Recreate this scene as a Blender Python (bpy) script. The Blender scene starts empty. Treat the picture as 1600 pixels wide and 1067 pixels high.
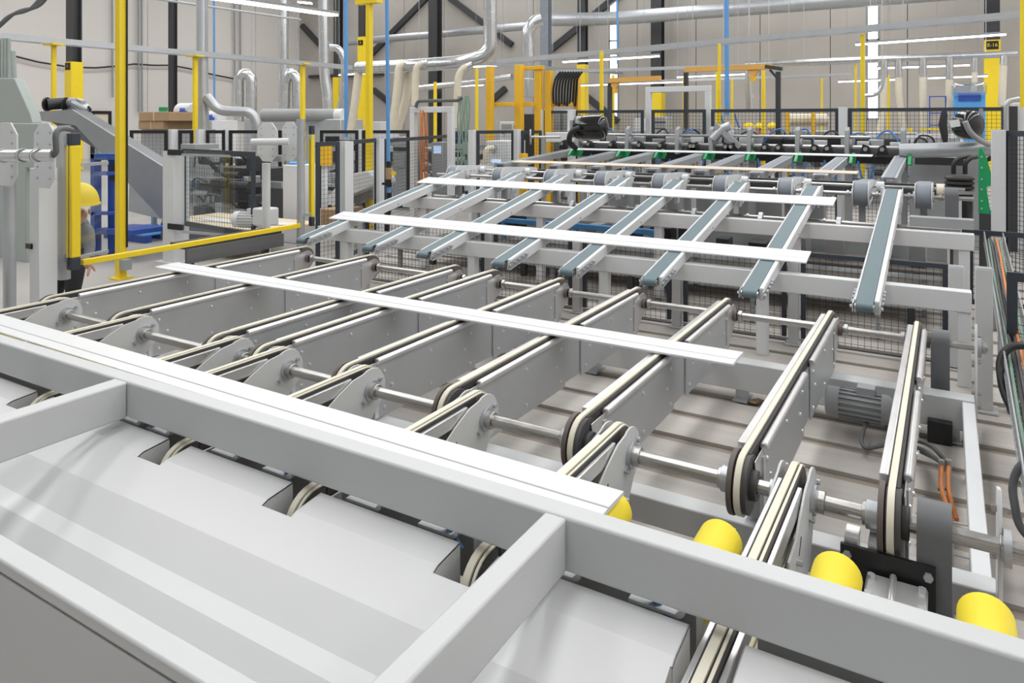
import bpy, bmesh, math, random
from mathutils import Vector, Matrix
random.seed(7)
scene = bpy.context.scene
C = scene.collection
PI = math.pi
# ---------------------------------------------------------------- camera
TH = math.atan(680/1143.0); SN, CS = math.sin(TH), math.cos(TH)
EYE = 1.78; FPX = 1143.0; HOR = 188.0
cam = bpy.data.cameras.new('camera'); camo = bpy.data.objects.new('camera', cam); C.objects.link(camo)
camo.location = (0, 0, EYE); camo.rotation_euler = (PI/2, 0, TH)
cam.sensor_width = 36; cam.lens = FPX/1600*36; cam.shift_y = -(533.5-HOR)/1600
cam.clip_start = .02; cam.clip_end = 200
scene.camera = camo
# ---------------------------------------------------------------- world, added roof lamps, exposure
w = bpy.data.worlds.new('overcast_sky'); scene.world = w; w.use_nodes = True
w.node_tree.nodes['Background'].inputs[0].default_value = (.93, .96, 1, 1)
w.node_tree.nodes['Background'].inputs[1].default_value = 1.0
scene.view_settings.view_transform = 'Standard'; scene.view_settings.look = 'None'
scene.view_settings.exposure = -.42; scene.view_settings.gamma = 1; scene.view_settings.use_curve_mapping = False
HALL_TOP = 10.0
def added_roof_lamp(x, y, sx, sy, power):  # unseen area lamp added under the ceiling to light the hall
    l = bpy.data.lights.new('added_roof_light', 'AREA'); l.shape = 'RECTANGLE'; l.size = sx; l.size_y = sy
    l.energy = power; l.color = (1, .985, .96)
    o = bpy.data.objects.new('added_roof_light', l); C.objects.link(o); o.location = (x, y, HALL_TOP-.12)
ADDED_LIGHTS = [(-24, 12), (-17, 12), (-10, 12), (-3, 12), (4, 12), (11, 12)]
for x, y in ADDED_LIGHTS: added_roof_lamp(x, y, 2.0, 31, 900)

# ---------------------------------------------------------------- helpers
def at(u, v, t):
    a = (u-800)/FPX
    return Vector((t*(-SN+CS*a), t*(CS+SN*a), EYE-t*(v-HOR)/FPX))
def aty(u, v, y): return at(u, v, y/(CS+SN*(u-800)/FPX))
def atx(u, v, x): return at(u, v, x/(-SN+CS*(u-800)/FPX))
def atz(u, v, z): return at(u, v, (EYE-z)*FPX/(v-HOR))

class G:
    def __init__(s): s.v = []; s.f = []
    def add(s, vs, fs):
        n = len(s.v); s.v += [tuple(p) for p in vs]; s.f += [[i+n for i in f] for f in fs]; return s
    def obox(s, c, a, b, d):
        c, a, b, d = Vector(c), Vector(a), Vector(b), Vector(d)
        vs = [c+i*a+j*b+k*d for k in (-1, 1) for j in (-1, 1) for i in (-1, 1)]
        return s.add(vs, [[0,2,3,1],[4,5,7,6],[0,1,5,4],[2,6,7,3],[0,4,6,2],[1,3,7,5]])
    def box(s, x0, x1, y0, y1, z0, z1):
        return s.obox(((x0+x1)/2,(y0+y1)/2,(z0+z1)/2), ((x1-x0)/2,0,0), (0,(y1-y0)/2,0), (0,0,(z1-z0)/2))
    def bar(s, p0, p1, w, h, up=(0,0,1)):
        p0, p1 = Vector(p0), Vector(p1); d = p1-p0; L = d.length; d.normalize(); up = Vector(up)
        if abs(d.dot(up)) > .98: up = Vector((0,1,0))
        r = d.cross(up).normalized(); u = r.cross(d)
        return s.obox((p0+p1)/2, d*L/2, r*w/2, u*h/2)
    def cyl(s, p0, p1, r, n=14, r1=None):
        return s.tube([p0, p1], r, n, r1)
    def tube(s, pts, r, n=8, r1=None):
        pts = [Vector(p) for p in pts]; m = len(pts); vs = []; fs = []
        d = (pts[1]-pts[0]).normalized(); up = Vector((0,0,1)) if abs(d.z) < .9 else Vector((1,0,0))
        x = d.cross(up).normalized()
        for i, p in enumerate(pts):
            e = (pts[min(i+1,m-1)]-pts[max(i-1,0)]).normalized()
            x = (x-e*x.dot(e)).normalized(); y = e.cross(x)
            rr = r if r1 is None else r+(r1-r)*i/(m-1)
            if isinstance(r, (list, tuple)): rr = r[i]
            vs += [p+x*math.cos(2*PI*k/n)*rr+y*math.sin(2*PI*k/n)*rr for k in range(n)]
        for i in range(m-1):
            fs += [[i*n+k, i*n+(k+1)%n, (i+1)*n+(k+1)%n, (i+1)*n+k] for k in range(n)]
        fs += [list(range(n))[::-1], [(m-1)*n+k for k in range(n)]]
        return s.add(vs, fs)
    def prism(s, poly, ax, a, b):
        n = len(poly)
        def P(p, q): return {'x': (q,p[0],p[1]), 'y': (p[0],q,p[1]), 'z': (p[0],p[1],q)}[ax]
        vs = [P(p, a) for p in poly]+[P(p, b) for p in poly]
        return s.add(vs, [list(range(n))[::-1], list(range(n, 2*n))]+[[i,(i+1)%n,n+(i+1)%n,n+i] for i in range(n)])
    def ring(s, outer, inner, ax, a, b):
        n = len(outer)
        def P(p, q): return {'x': (q,p[0],p[1]), 'y': (p[0],q,p[1]), 'z': (p[0],p[1],q)}[ax]
        vs = [P(p,a) for p in outer]+[P(p,a) for p in inner]+[P(p,b) for p in outer]+[P(p,b) for p in inner]
        fs = []
        for i in range(n):
            j = (i+1) % n
            fs += [[i,j,n+j,n+i],[2*n+i,3*n+i,3*n+j,2*n+j],[i,2*n+i,2*n+j,j],[n+i,n+j,3*n+j,3*n+i]]
        return s.add(vs, fs)
    def ball(s, c, rx, ry=None, rz=None, n=14, m=9, lo=-PI/2, hi=PI/2):
        ry = ry or rx; rz = rz or rx; vs = []; fs = []
        for j in range(m+1):
            e = lo+(hi-lo)*j/m
            vs += [(c[0]+rx*math.cos(e)*math.cos(2*PI*k/n), c[1]+ry*math.cos(e)*math.sin(2*PI*k/n), c[2]+rz*math.sin(e)) for k in range(n)]
        for j in range(m):
            fs += [[j*n+k, j*n+(k+1)%n, (j+1)*n+(k+1)%n, (j+1)*n+k] for k in range(n)]
        fs += [list(range(n))[::-1], [m*n+k for k in range(n)]]
        return s.add(vs, fs)
def arc(cx, cy, r, a0, a1, n=10):
    return [(cx+r*math.cos(math.radians(a0+(a1-a0)*i/n)), cy+r*math.sin(math.radians(a0+(a1-a0)*i/n))) for i in range(n+1)]
def bend(pts, r=.15, n=5):
    """round the corners of a polyline"""
    pts = [Vector(p) for p in pts]; out = [pts[0]]
    for i in range(1, len(pts)-1):
        a, b, c = pts[i-1], pts[i], pts[i+1]
        ra = min(r, (a-b).length*.48, (c-b).length*.48)
        p, q = b+(a-b).normalized()*ra, b+(c-b).normalized()*ra
        out += [p*(1-t)**2+b*2*t*(1-t)+q*t*t for t in [k/n for k in range(n+1)]]
    return out+[pts[-1]]

MATS = {}
def mat(name, col, rough=.45, metal=0, var=.06, scale=8, bump=0, bscale=60, spec=.5, stretch=None, emit=0, alpha=1, coat=0):
    m = bpy.data.materials.new(name); m.use_nodes = True; nt = m.node_tree; b = nt.nodes['Principled BSDF']
    b.inputs['Roughness'].default_value = rough; b.inputs['Metallic'].default_value = metal
    b.inputs['Specular IOR Level'].default_value = spec
    if coat: b.inputs['Coat Weight'].default_value = coat; b.inputs['Coat Roughness'].default_value = .12
    tc = nt.nodes.new('ShaderNodeTexCoord'); mp = nt.nodes.new('ShaderNodeMapping')
    nt.links.new(tc.outputs['Object'], mp.inputs[0])
    if stretch: mp.inputs['Scale'].default_value = stretch
    nz = nt.nodes.new('ShaderNodeTexNoise'); nz.inputs['Scale'].default_value = scale; nz.inputs['Detail'].default_value = 4
    nt.links.new(mp.outputs[0], nz.inputs['Vector'])
    cr = nt.nodes.new('ShaderNodeMix'); cr.data_type = 'RGBA'
    cr.inputs[6].default_value = (*[max(0, c*(1-var*1.6)) for c in col], 1); cr.inputs[7].default_value = (*[min(1, c*(1+var)) for c in col], 1)
    nt.links.new(nz.outputs['Fac'], cr.inputs[0]); nt.links.new(cr.outputs[2], b.inputs['Base Color'])
    mr = nt.nodes.new('ShaderNodeMapRange'); mr.inputs[3].default_value = max(.03, rough-.08); mr.inputs[4].default_value = min(1, rough+.1)
    nt.links.new(nz.outputs['Fac'], mr.inputs[0]); nt.links.new(mr.outputs[0], b.inputs['Roughness'])
    if bump:
        n2 = nt.nodes.new('ShaderNodeTexNoise'); n2.inputs['Scale'].default_value = bscale; n2.inputs['Detail'].default_value = 5
        nt.links.new(mp.outputs[0], n2.inputs['Vector'])
        bp = nt.nodes.new('ShaderNodeBump'); bp.inputs['Strength'].default_value = bump; bp.inputs['Distance'].default_value = .01
        nt.links.new(n2.outputs['Fac'], bp.inputs['Height']); nt.links.new(bp.outputs[0], b.inputs['Normal'])
    if emit: b.inputs['Emission Color'].default_value = (*col, 1); b.inputs['Emission Strength'].default_value = emit
    MATS[name] = m; return m
mat('grey_paint', (.60,.61,.615), .42, 0, .03, 3, .03, 300)
mat('cover_paint', (.74,.745,.75), .38, 0, .02, 2, .02, 400)
mat('white_paint', (.72,.735,.75), .38, 0, .03, 4)
mat('board_white', (.77,.775,.79), .35, 0, .015, 3, .02, 200, stretch=(1,12,12))
mat('board_back', (.70,.60,.49), .6, 0, .08, 8, 0, stretch=(1,14,14))
mat('aluminium', (.74,.74,.745), .30, .75, .04, 10)
mat('galvanised', (.52,.54,.565), .38, .65, .08, 9)
mat('galv_plate', (.52,.535,.55), .42, .55, .06, 5)
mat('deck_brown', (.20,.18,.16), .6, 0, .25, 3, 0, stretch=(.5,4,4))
mat('steel', (.52,.51,.50), .3, 1, .06, 20)
mat('duct', (.66,.675,.69), .24, .9, .08, 6)
mat('rubber', (.045,.04,.04), .6, 0, .1, 20)
mat('wheel_brown', (.13,.105,.095), .55, 0, .1, 20)
mat('wheel_dark', (.07,.068,.068), .5, 0, .1, 20)
mat('cream_belt', (.78,.74,.61), .5, 0, .04, 20)
mat('teal_belt', (.13,.19,.215), .52, 0, .08, 5, stretch=(6,1,6))
mat('pulley_grey', (.24,.27,.31), .5, 0, .15, 10)
mat('dark_belt', (.15,.155,.165), .42, 0, .08, 6)
mat('tank_black', (.008,.008,.009), .12, 0, .1, 10, coat=.4)
mat('black', (.014,.014,.016), .4, 0, .1, 10)
mat('fence_navy', (.035,.045,.06), .45, 0, .08, 10)
mat('wire_black', (.025,.027,.03), .5)
mat('yellow', (.90,.66,.02), .4, 0, .04, 5)
mat('roller_yellow', (.92,.74,.03), .42, 0, .05, 7)
mat('orange_yellow', (.86,.50,.03), .4, 0, .05, 5)
mat('crane_orange', (.72,.40,.10), .45, 0, .06, 6)
mat('blue_pipe', (.12,.33,.68), .4, 0, .05, 6)
mat('blue_paint', (.03,.09,.42), .4, 0, .08, 6)
mat('blue_light', (.10,.36,.75), .4, 0, .08, 6)
mat('blue_hose', (.06,.19,.48), .4)
mat('green_paint', (.01,.32,.11), .42, 0, .08, 8)
mat('green_hose', (.24,.36,.29), .5, 0, .15, 10)
mat('orange_cable', (.72,.24,.06), .5, 0, .12, 12)
mat('red', (.6,.03,.03), .4)
mat('cable_grey', (.11,.115,.12), .5)
mat('hose_cream', (.74,.67,.54), .5, 0, .06, 10)
mat('cardboard', (.42,.28,.16), .8, 0, .08, 6)
mat('wood', (.72,.58,.42), .7, 0, .1, 6, stretch=(1,10,10))
mat('concrete', (.47,.44,.405), .85, 0, .13, .55, .15, 20)
mat('white_wall', (.74,.71,.68), .8, 0, .03, .5, .03, 30)
mat('floor_slab', (.42,.40,.38), .55, 0, .12, 1.5, .04, 40)
mat('plank', (.52,.485,.45), .5, 0, .18, 2.2, .04, 80, stretch=(.5,6,6))
mat('plank_gap', (.33,.285,.24), .7, 0, .2, 3, stretch=(.5,6,6))
mat('dark_steel', (.055,.055,.06), .45, .2, .1, 6)
mat('mid_grey', (.33,.34,.35), .5, 0, .06, 5)
mat('machine_green', (.40,.45,.43), .45, 0, .05, 5)
mat('skin', (.52,.30,.21), .55, 0, .05, 20)
mat('cloth_dark', (.035,.035,.042), .85, 0, .2, 30)
mat('cloth_grey', (.20,.20,.21), .85, 0, .2, 30)
mat('cloth_yellow', (.82,.62,.03), .7, 0, .1, 20)
mat('ink', (.01,.01,.01), .6)
mat('lamp_light', (1,.985,.96), .4, emit=9)
mat('sky_pane', (.9,.95,1), .2, emit=2.4)
mat('screen', (.45,.6,.85), .3, emit=.8)
mat('sign_green', (.02,.35,.12), .4)
mat('front_grey', (.78,.78,.78), .8)
mat('ceiling_grey', (.62,.62,.62), .7)
def glassy(name, tint=(.96,.98,.98), k=.12):
    m = bpy.data.materials.new(name); m.use_nodes = True; nt = m.node_tree; nt.nodes.clear()
    o = nt.nodes.new('ShaderNodeOutputMaterial'); mx = nt.nodes.new('ShaderNodeMixShader')
    t = nt.nodes.new('ShaderNodeBsdfTransparent'); g = nt.nodes.new('ShaderNodeBsdfGlossy')
    t.inputs[0].default_value = (*tint, 1); g.inputs['Roughness'].default_value = .05
    mx.inputs[0].default_value = k*.5
    nt.links.new(t.outputs[0], mx.inputs[1]); nt.links.new(g.outputs[0], mx.inputs[2]); nt.links.new(mx.outputs[0], o.inputs[0])
    MATS[name] = m
glassy('perspex'); glassy('plastic_wrap', (.85,.9,.95), .5)
# brushed variation for the concrete: vertical panel staining comes from the noise above

def tag(o, label=None, cat=None, group=None, kind=None):
    if label: o['label'] = label
    if cat: o['category'] = cat
    if group: o['group'] = group
    if kind: o['kind'] = kind
    return o
def mk(name, g, m, parent=None, bevel=0, label=None, cat=None, group=None, kind=None, ang=38):
    """one mesh object; vertices are given in world space"""
    vs = [Vector(v) for v in g.v]
    if parent is None:
        lo = Vector((min(v.x for v in vs), min(v.y for v in vs), min(v.z for v in vs)))
        hi = Vector((max(v.x for v in vs), max(v.y for v in vs), max(v.z for v in vs)))
        org = Vector(((lo.x+hi.x)/2, (lo.y+hi.y)/2, lo.z))
    else: org = Vector(parent['_org']) if '_org' in parent else Vector((0,0,0))
    me = bpy.data.meshes.new(name); me.from_pydata([v-org for v in vs], [], g.f)
    bm = bmesh.new(); bm.from_mesh(me); bmesh.ops.recalc_face_normals(bm, faces=bm.faces); bm.to_mesh(me); bm.free()
    me.polygons.foreach_set('use_smooth', [True]*len(me.polygons)); me.set_sharp_from_angle(angle=math.radians(ang))
    me.materials.append(MATS[m]); o = bpy.data.objects.new(name, me); C.objects.link(o)
    ORG[o.name] = org
    if parent is None: o.location = org
    else: o.parent = parent
    if bevel:
        b = o.modifiers.new('bevel', 'BEVEL'); b.width = bevel; b.segments = 2; b.limit_method = 'ANGLE'; b.angle_limit = math.radians(50)
    return tag(o, label, cat, group, kind)
ORG = {}
class _P(dict): pass
def mkp(name, g, m, parent, **k):
    """part of a thing: vertices in world space, stored relative to the thing's base"""
    org = ORG[parent.name]; h = G(); h.v = [tuple(Vector(v)-org) for v in g.v]; h.f = g.f
    o = mk(name, h, m, parent, **k); ORG[o.name] = org
    return o
def thing(name, loc, label, cat, group=None):
    o = bpy.data.objects.new(name, None); C.objects.link(o); o.location = loc; o.empty_display_size = .1
    ORG[o.name] = Vector(loc); return tag(o, label, cat, group)
def dup(root, delta, label=None, parent=None):
    c = root.copy(); C.objects.link(c); c.parent = parent
    if parent is None: c.location = root.location+Vector(delta); ORG[c.name] = ORG[root.name]+Vector(delta)
    if label: c['label'] = label
    for ch in list(root.children): dup(ch, delta, None, c)
    return c
ORD = ['first','second','third','fourth','fifth','sixth','seventh','eighth','ninth','tenth','eleventh','twelfth','thirteenth','fourteenth','fifteenth','sixteenth']
# ================================================================ SETTING
def struct(name, g, m, **k): return mk(name, g, m, kind='structure', **k)
WX, WY = -30.0, 28.0
fl = struct('floor', G().box(WX-.3, 14, -11, WY+.3, -.3, -.035), 'floor_slab')
top = G().box(WX, -6.35, -11, WY, -.03, 0).box(.95, 14, -11, WY, -.03, 0).box(-6.35, .95, 10, WY, -.03, 0).box(-6.35, .95, -11, .6, -.03, 0)
struct('floor', top, 'floor_slab')
struct('floor', G().box(-6.35, .95, .6, 10, -.034, -.02), 'plank_gap')
ground = bpy.data.objects['floor.002']
def floor_part(name, g, m):
    ORG[ground.name] = ORG.get('floor.002'); return mkp(name, g, m, ground)
y = .62; k = 0
while y < 9.9:
    wd = .27+.05*((k*7) % 3)/2
    h = 0.0 if k % 2 else -.004
    floor_part('plank', G().box(-6.34, .94, y, min(y+wd, 9.99), -.019, h), 'plank'); y += wd+.085; k += 1
struct('wall_left', G().box(WX-.3, WX, -11, WY+.3, 0, HALL_TOP), 'white_wall')
wb = struct('wall_back', G().box(WX, 14, WY+.02, WY+.3, 0, HALL_TOP), 'dark_steel')
# concrete panels of the back wall, each a slab of its own, leaving slots for the tall windows
slots = []
for u0, u1, v0, v1 in [(671,681,60,92), (952,967,0,190), (1354,1374,0,186)]:
    a, b = aty(u0, v1, WY), aty(u1, v0, WY); slots.append((a.x, b.x, max(0, a.z), b.z))
def back_panel(x0, x1, z0=0, z1=HALL_TOP): mkp('panel', G().box(x0+.012, x1-.012, WY-.04, WY+.02, z0, z1), 'concrete', wb)
px = WX+.05
edges = [px+i*2.4 for i in range(20) if px+i*2.4 < 14]
for i in range(len(edges)-1):
    x0, x1 = edges[i], edges[i+1]
    cut = [s for s in slots if s[0] < x1 and s[1] > x0]
    if not cut: back_panel(x0, x1); continue
    s = cut[0]
    if s[0] > x0+.1: back_panel(x0, s[0])
    if s[1] < x1-.1: back_panel(s[1], x1)
    if s[2] > .3: back_panel(max(x0, s[0]), min(x1, s[1]), 0, s[2])
    if s[3] < HALL_TOP-.3: back_panel(max(x0, s[0]), min(x1, s[1]), s[3], HALL_TOP)
for i, s in enumerate(slots):
    wn = struct('window_%d' % (i+1), G().box(s[0], s[1], WY-.01, WY+.01, s[2], s[3]), 'sky_pane')
    fr = G()
    for xx in (s[0], s[1]-.05): fr.box(xx, xx+.05, WY-.05, WY, s[2], s[3])
    for zz in [s[2]+k*(s[3]-s[2])/3 for k in range(4)]: fr.box(s[0], s[1], WY-.05, WY-.012, zz-.03, zz+.03)
    mkp('window_frame', fr, 'mid_grey', wn)
cl = struct('ceiling', G().box(WX-.3, 14, -11, WY+.3, HALL_TOP, HALL_TOP+.2), 'ceiling_grey')
struct('wall_right', G().box(14, 14.3, -11, WY+.3, 0, HALL_TOP), 'white_wall')
for x, yy in ADDED_LIGHTS:
    mkp('added_glow_strip', G().box(x-1, x+1, yy-15.5, yy+15.5, HALL_TOP-.06, HALL_TOP-.02), 'sky_pane', cl)  # glowing ceiling strips added above the view to go with the area lamps
struct('wall_front', G().box(WX-.3, 14.3, -11.3, -11, 0, HALL_TOP), 'front_grey')
# white cladding joints on the left wall
wl = bpy.data.objects['wall_left']
for i in range(13):
    mkp('panel', G().box(WX, WX+.04, -9.7+i*2.9, -9.7+i*2.9+2.87, .02, HALL_TOP-.02), 'white_wall', wl)
dp = aty(154, 187, 20); d0 = atx(145, 200, WX); d1 = atx(167, 178, WX)
dr = struct('lit_doorway_1', G().box(WX+.04, WX+.1, d0.y, d1.y, 0, d1.z), 'hose_cream')  # cream slab: bright warm light inside the doorway, put into the colour
mkp('door_frame', G().box(WX+.04, WX+.14, d0.y-.12, d0.y, 0, d1.z+.12).box(WX+.04, WX+.14, d1.y, d1.y+.12, 0, d1.z+.12).box(WX+.04, WX+.14, d0.y, d1.y, d1.z, d1.z+.12), 'black', dr)

# ================================================================ FOREGROUND GUARD FRAME AND COVER
ZB = .58                                             # top of the level conveyor belts
BT, BB = .754, .612
gf = thing('tube_guard', (-1.5, 1.3, 0), 'light grey welded tube frame in the foreground around the white cover', 'frame')
mkp('cross_beam', G().box(-6.3, .95, 1.696, 1.766, BB, BT), 'grey_paint', gf, bevel=.008)
mkp('front_rail', G().box(-6.3, .95, .857, .913, .722, BT), 'grey_paint', gf, bevel=.006)
for x0, x1 in ((-2.846, -2.766), (-.907, -.845)):
    mkp('arm', G().box(x0, x1, .914, 1.695, BB, BT), 'grey_paint', gf, bevel=.007)
for x in (-6.2, -4.2, .7):
    mkp('leg', G().box(x, x+.08, 1.70, 1.76, 0, BB), 'grey_paint', gf, bevel=.005)
for x0 in (-6.3, -4.25, -2.3, -.35):
    mkp('front_panel', G().box(x0, min(.95, x0+1.94), .8585, .866, .02, .7165), 'grey_paint', gf)
mkp('panel_backing', G().box(-6.3, .95, .868, .90, .05, .7215), 'mid_grey', gf)
# row one belt positions (the short conveyors whose front wheels show through the cover)
X1 = [-5.15, -4.29, -3.40, -3.03, -2.455, -1.795, -1.12, -.455]
prof = [(1.715,.578),(1.611,.568),(1.588,.5585),(1.458,.505),(1.3587,.431),(1.305,.412),(1.2147,.34),(1.05,.2)]
cov = thing('cover_panel', (-2.8, 1.35, 0), 'white folded sheet metal cover with square notches below the grey beam', 'machine cover')
xs = [-6.2]
for x in X1: xs += [x-.072, x+.056]
xs.append(.95)
def sheet(x0, x1, pr):
    low = [(a, b-.004) for a, b in pr]
    return G().prism(pr+low[::-1], 'x', x0, x1)
for i in range(0, len(xs), 2):
    if xs[i+1]-xs[i] < .02: continue
    flap = mkp('flap', sheet(xs[i], xs[i+1], prof[:3]), 'cover_paint', cov, ang=3)
    for x in (xs[i], xs[i+1]-.003): mkp('notch_side', G().prism([prof[0], prof[1], prof[2], (prof[2][0], .40), (prof[0][0], .40)], 'x', x, x+.003), 'cover_paint', flap)
for x0, x1 in ((-6.2, X1[7]-.078), (X1[7]+.056, .95)):
    mkp('face_sheet', sheet(x0, x1, prof[2:4]), 'cover_paint', cov, ang=12)
    mkp('sloping_sheet', sheet(x0, x1, prof[3:5]), 'cover_paint', cov, ang=12)
    mkp('ledge', sheet(x0, x1, prof[4:6]), 'cover_paint', cov, ang=12)
    mkp('lower_sheet', sheet(x0, x1, prof[5:]), 'cover_paint', cov, ang=12)
for i in range(0, len(xs), 2):
    if xs[i+1]-xs[i] > .05: mkp('back_channel', G().box(xs[i]+.01, xs[i+1]-.01, 1.80, 1.86, .42, .565), 'mid_grey', cov)
# little rounded channel brackets and a blue air hose in the gap under the beam
nb = 0
for i in range(2, 7):
    xa, xb = X1[i]+.056, X1[i+1]-.072
    for x in (xa+.10, xb-.16):
        if xb-xa < .3 and x > xa+.11: continue
        g = G().prism([(x, .575), (x+.12, .575)]+arc(x+.125, .595, .02, -90, 0, 4)+[(x+.145, .63), (x+.137, .63), (x+.137, .60), (x+.12, .583), (x, .583)], 'y', 1.725, 1.80)
        nb += 1
        mkp('bracket', g, 'galv_plate', cov)
for i, (xa, xb) in enumerate([(-2.86, -2.62), (-1.42, -1.20), (-.79, -.57), (-2.02, -1.9)]):
    pts = [(xa+(xb-xa)*k/8, 1.735+.012*math.sin(k/8*PI), .596+.03*math.sin(k/8*PI)-.05*(k/8)**2) for k in range(9)]
    mk('air_hose', G().tube(pts, .007, 8), 'blue_hose', label=['blue air hose in the gap between the left arm and the second notch', 'blue air hose under the beam just left of the right arm', 'blue air hose under the beam right of the right arm', 'short blue air hose under the middle of the grey beam'][i], cat='hose', group='blue hoses under the beam')
# ================================================================ YELLOW FEED ROLLERS
rx = [.085, -.265, -.59, -.94]
for i in range(6, 0, -1):
    a, b = X1[i-1], X1[i]
    rx += [a+(b-a)*.77, a+(b-a)*.27] if b-a > .4 else [(a+b)/2]
for i, x in enumerate(rx):
    lab = 'yellow rubber feed roller, %s from the right end of the roller row' % ORD[i] if i else 'yellow rubber feed roller nearest the right edge beside the dark drive strap'
    r = thing('feed_roller', (x, 2.0, .40), lab, 'roller', 'yellow feed rollers behind the beam')
    mkp('rubber_sleeve', G().tube([(x,1.905,.505),(x,1.911,.505),(x,2.229,.505),(x,2.234,.505),(x,2.235,.505)], [.055,.065,.065,.062,.057], 28), 'roller_yellow', r)
    mkp('axle', G().cyl((x,1.86,.505),(x,2.30,.505), .014, 12), 'steel', r)
    mkp('bearing_bracket', G().box(x-.03, x+.03, 2.285, 2.295, .30, .52).box(x-.03, x+.03, 2.25, 2.285, .30, .31), 'mid_grey', r)
mk('roller_support', G().box(-5.6, .4, 2.24, 2.30, .22, .30), 'grey_paint', bevel=.005, label='grey support tube carrying the yellow rollers behind the beam', cat='beam')

for i, (u, v, a) in enumerate([(1290,629,.3),(1182,627,1.1),(1262,632,2.0),(995,790,.7)]):
    q = atz(u, v, .004); d = Vector((math.cos(a), math.sin(a), 0)); n_ = Vector((-d.y, d.x, 0))
    mk('wood_chip', G().obox((q.x, q.y, .006), d*.045, n_*.022, (0,0,.004)), 'cardboard', label=['brown wood chip on the planks left of the finned motor', 'brown wood chip on the planks below the far beam', 'small brown wood chip beside the larger one near the motor', 'brown wood chip on the planks right of the board end'][i], cat='wood chip', group='wood chips on the planks')
# ================================================================ SHAFTS, ROW ONE AND ROW TWO CONVEYORS
YN, YF, ZS = 2.70, 5.00, .47
def loop(y0, y1, zc, r, n=14): return arc(y1, zc, r, 90, -90, n)+arc(y0, zc, r, 270, 90, n)
def shaft_thing(y, z, x0, x1, r, label, collars):
    s = thing('line_shaft', (x0, y, z-r), label, 'shaft')
    mkp('shaft', G().cyl((x0,y,z),(x1,y,z), r, 24), 'steel', s)
    for x in collars: mkp('collar', G().cyl((x-.012,y,z),(x+.012,y,z), r+.012, 24), 'steel', s, bevel=.003)
    return s
X2 = [-5.27, -4.44, -3.52, -3.14, -2.54, -1.92, -1.28, -.634, -.157]
shaft_thing(YN, ZS, -5.5, .20, .025, 'long polished steel shaft through the near ends of the chain conveyors', [x+.085 for x in X1]+[x-.075 for x in X2]+[-.12,.15])
shaft_thing(YF, ZS, -5.5, .20, .022, 'long polished steel shaft at the far ends of the chain conveyors', [x+.09 for x in X2[:8]]+[-.23,.18])
def row1(x, i):
    c = thing('short_conveyor', (x, 2.2, .3), '%s short round-belt conveyor from the left with grey bearing plate, in front of the shaft' % ORD[i].capitalize() if False else 'short cream belt conveyor with grey bearing plates at the near shaft, %s from the left' % ORD[i], 'conveyor', 'short conveyors between cover and near shaft')
    y0, y1, R = (1.735 if i < 7 else 1.25), YN, .105
    mkp('belt', G().ring(loop(y0,y1,ZS,R+.005), loop(y0,y1,ZS,R-.004), 'x', x-.016, x+.006), 'cream_belt', c)
    mkp('belt', G().ring(loop(y0,y1,ZS,R+.001), loop(y0,y1,ZS,R-.004), 'x', x+.012, x+.02), 'cream_belt', c)
    rail = G().box(x-.04, x-.024, y0+.12, y1-.1, ZB-.07, ZB-.012).box(x+.026, x+.042, y0+.12, y1-.12, ZB-.075, ZB-.02)
    mkp('side_rail', rail, 'aluminium', c, bevel=.003)
    mkp('slider', G().box(x-.023, x+.025, y0+.04, y1-.03, ZB-.06, ZB-.008), 'rubber', c)
    for yy, m in ((y0, 'wheel_dark'), (y1, 'wheel_brown')):
        wh = mkp('wheel', G().ring(arc(yy,ZS,R-.006,0,345,23), arc(yy,ZS,.03,0,345,23), 'x', x-.02, x+.022), m, c)
        mkp('hub', G().ring(arc(yy,ZS,.05,0,345,23), arc(yy,ZS,.026,0,345,23), 'x', x-.028, x+.03), 'wheel_dark', wh)
    for s in (-1, 1):
        a = x+s*.05
        poly = arc(y1, ZS, .105, 118, -68, 14)+[(y1-.04, ZS-.20), (y1-.20, ZS-.22), (y1-.42, ZS-.19), (y1-.42, ZS+.0), (y1-.30, ZS+.005), (y1-.22, ZS+.045), (y1-.12, ZS+.085)]
        pl = mkp('bearing_plate', G().prism(poly, 'x', a-.004, a+.004), 'grey_paint', c, bevel=.0015)
        b = G().ring(arc(y1,ZS,.05,0,345,23), arc(y1,ZS,.0255,0,345,23), 'x', a+.0045*s, a+.018*s)
        b.prism([(y1-.07,ZS-.035),(y1-.055,ZS-.05),(y1+.07,ZS+.035),(y1+.055,ZS+.05)], 'x', a+.0042*s, a+.012*s)
        b.ring(arc(y1,ZS,.036,0,345,23), arc(y1,ZS,.0255,0,345,23), 'x', a+.018*s, a+.034*s)
        br = mkp('flange_bearing', b, 'galvanised', pl)
        bo = G()
        for dy, dz in ((-.058,-.04),(.058,.04),(-.3,-.06),(-.36,-.1)): bo.cyl((a+.004*s,y1+dy,ZS+dz),(a+.022*s,y1+dy,ZS+dz), .009, 6)
        mkp('bolts', bo, 'galvanised', pl, kind='stuff')
        mkp('slot', G().bar((a+.0045*s, y1-.22, ZS-.02), (a+.0045*s, y1-.26, ZS-.06), .002, .008, (0,1,-1)), 'black', pl)
    fork = G().prism(arc(y0, ZS, .06, 90, 270, 10)+[(y0+.3, ZS-.06), (y0+.3, ZS+.06)], 'x', x+.032, x+.038)
    mkp('wheel_fork', fork, 'aluminium', c, bevel=.001)
    mkp('post', G().box(x-.03, x+.03, 2.33, 2.39, 0, .29), 'grey_paint', c)
for i, x in enumerate(X1): row1(x, i)
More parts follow.
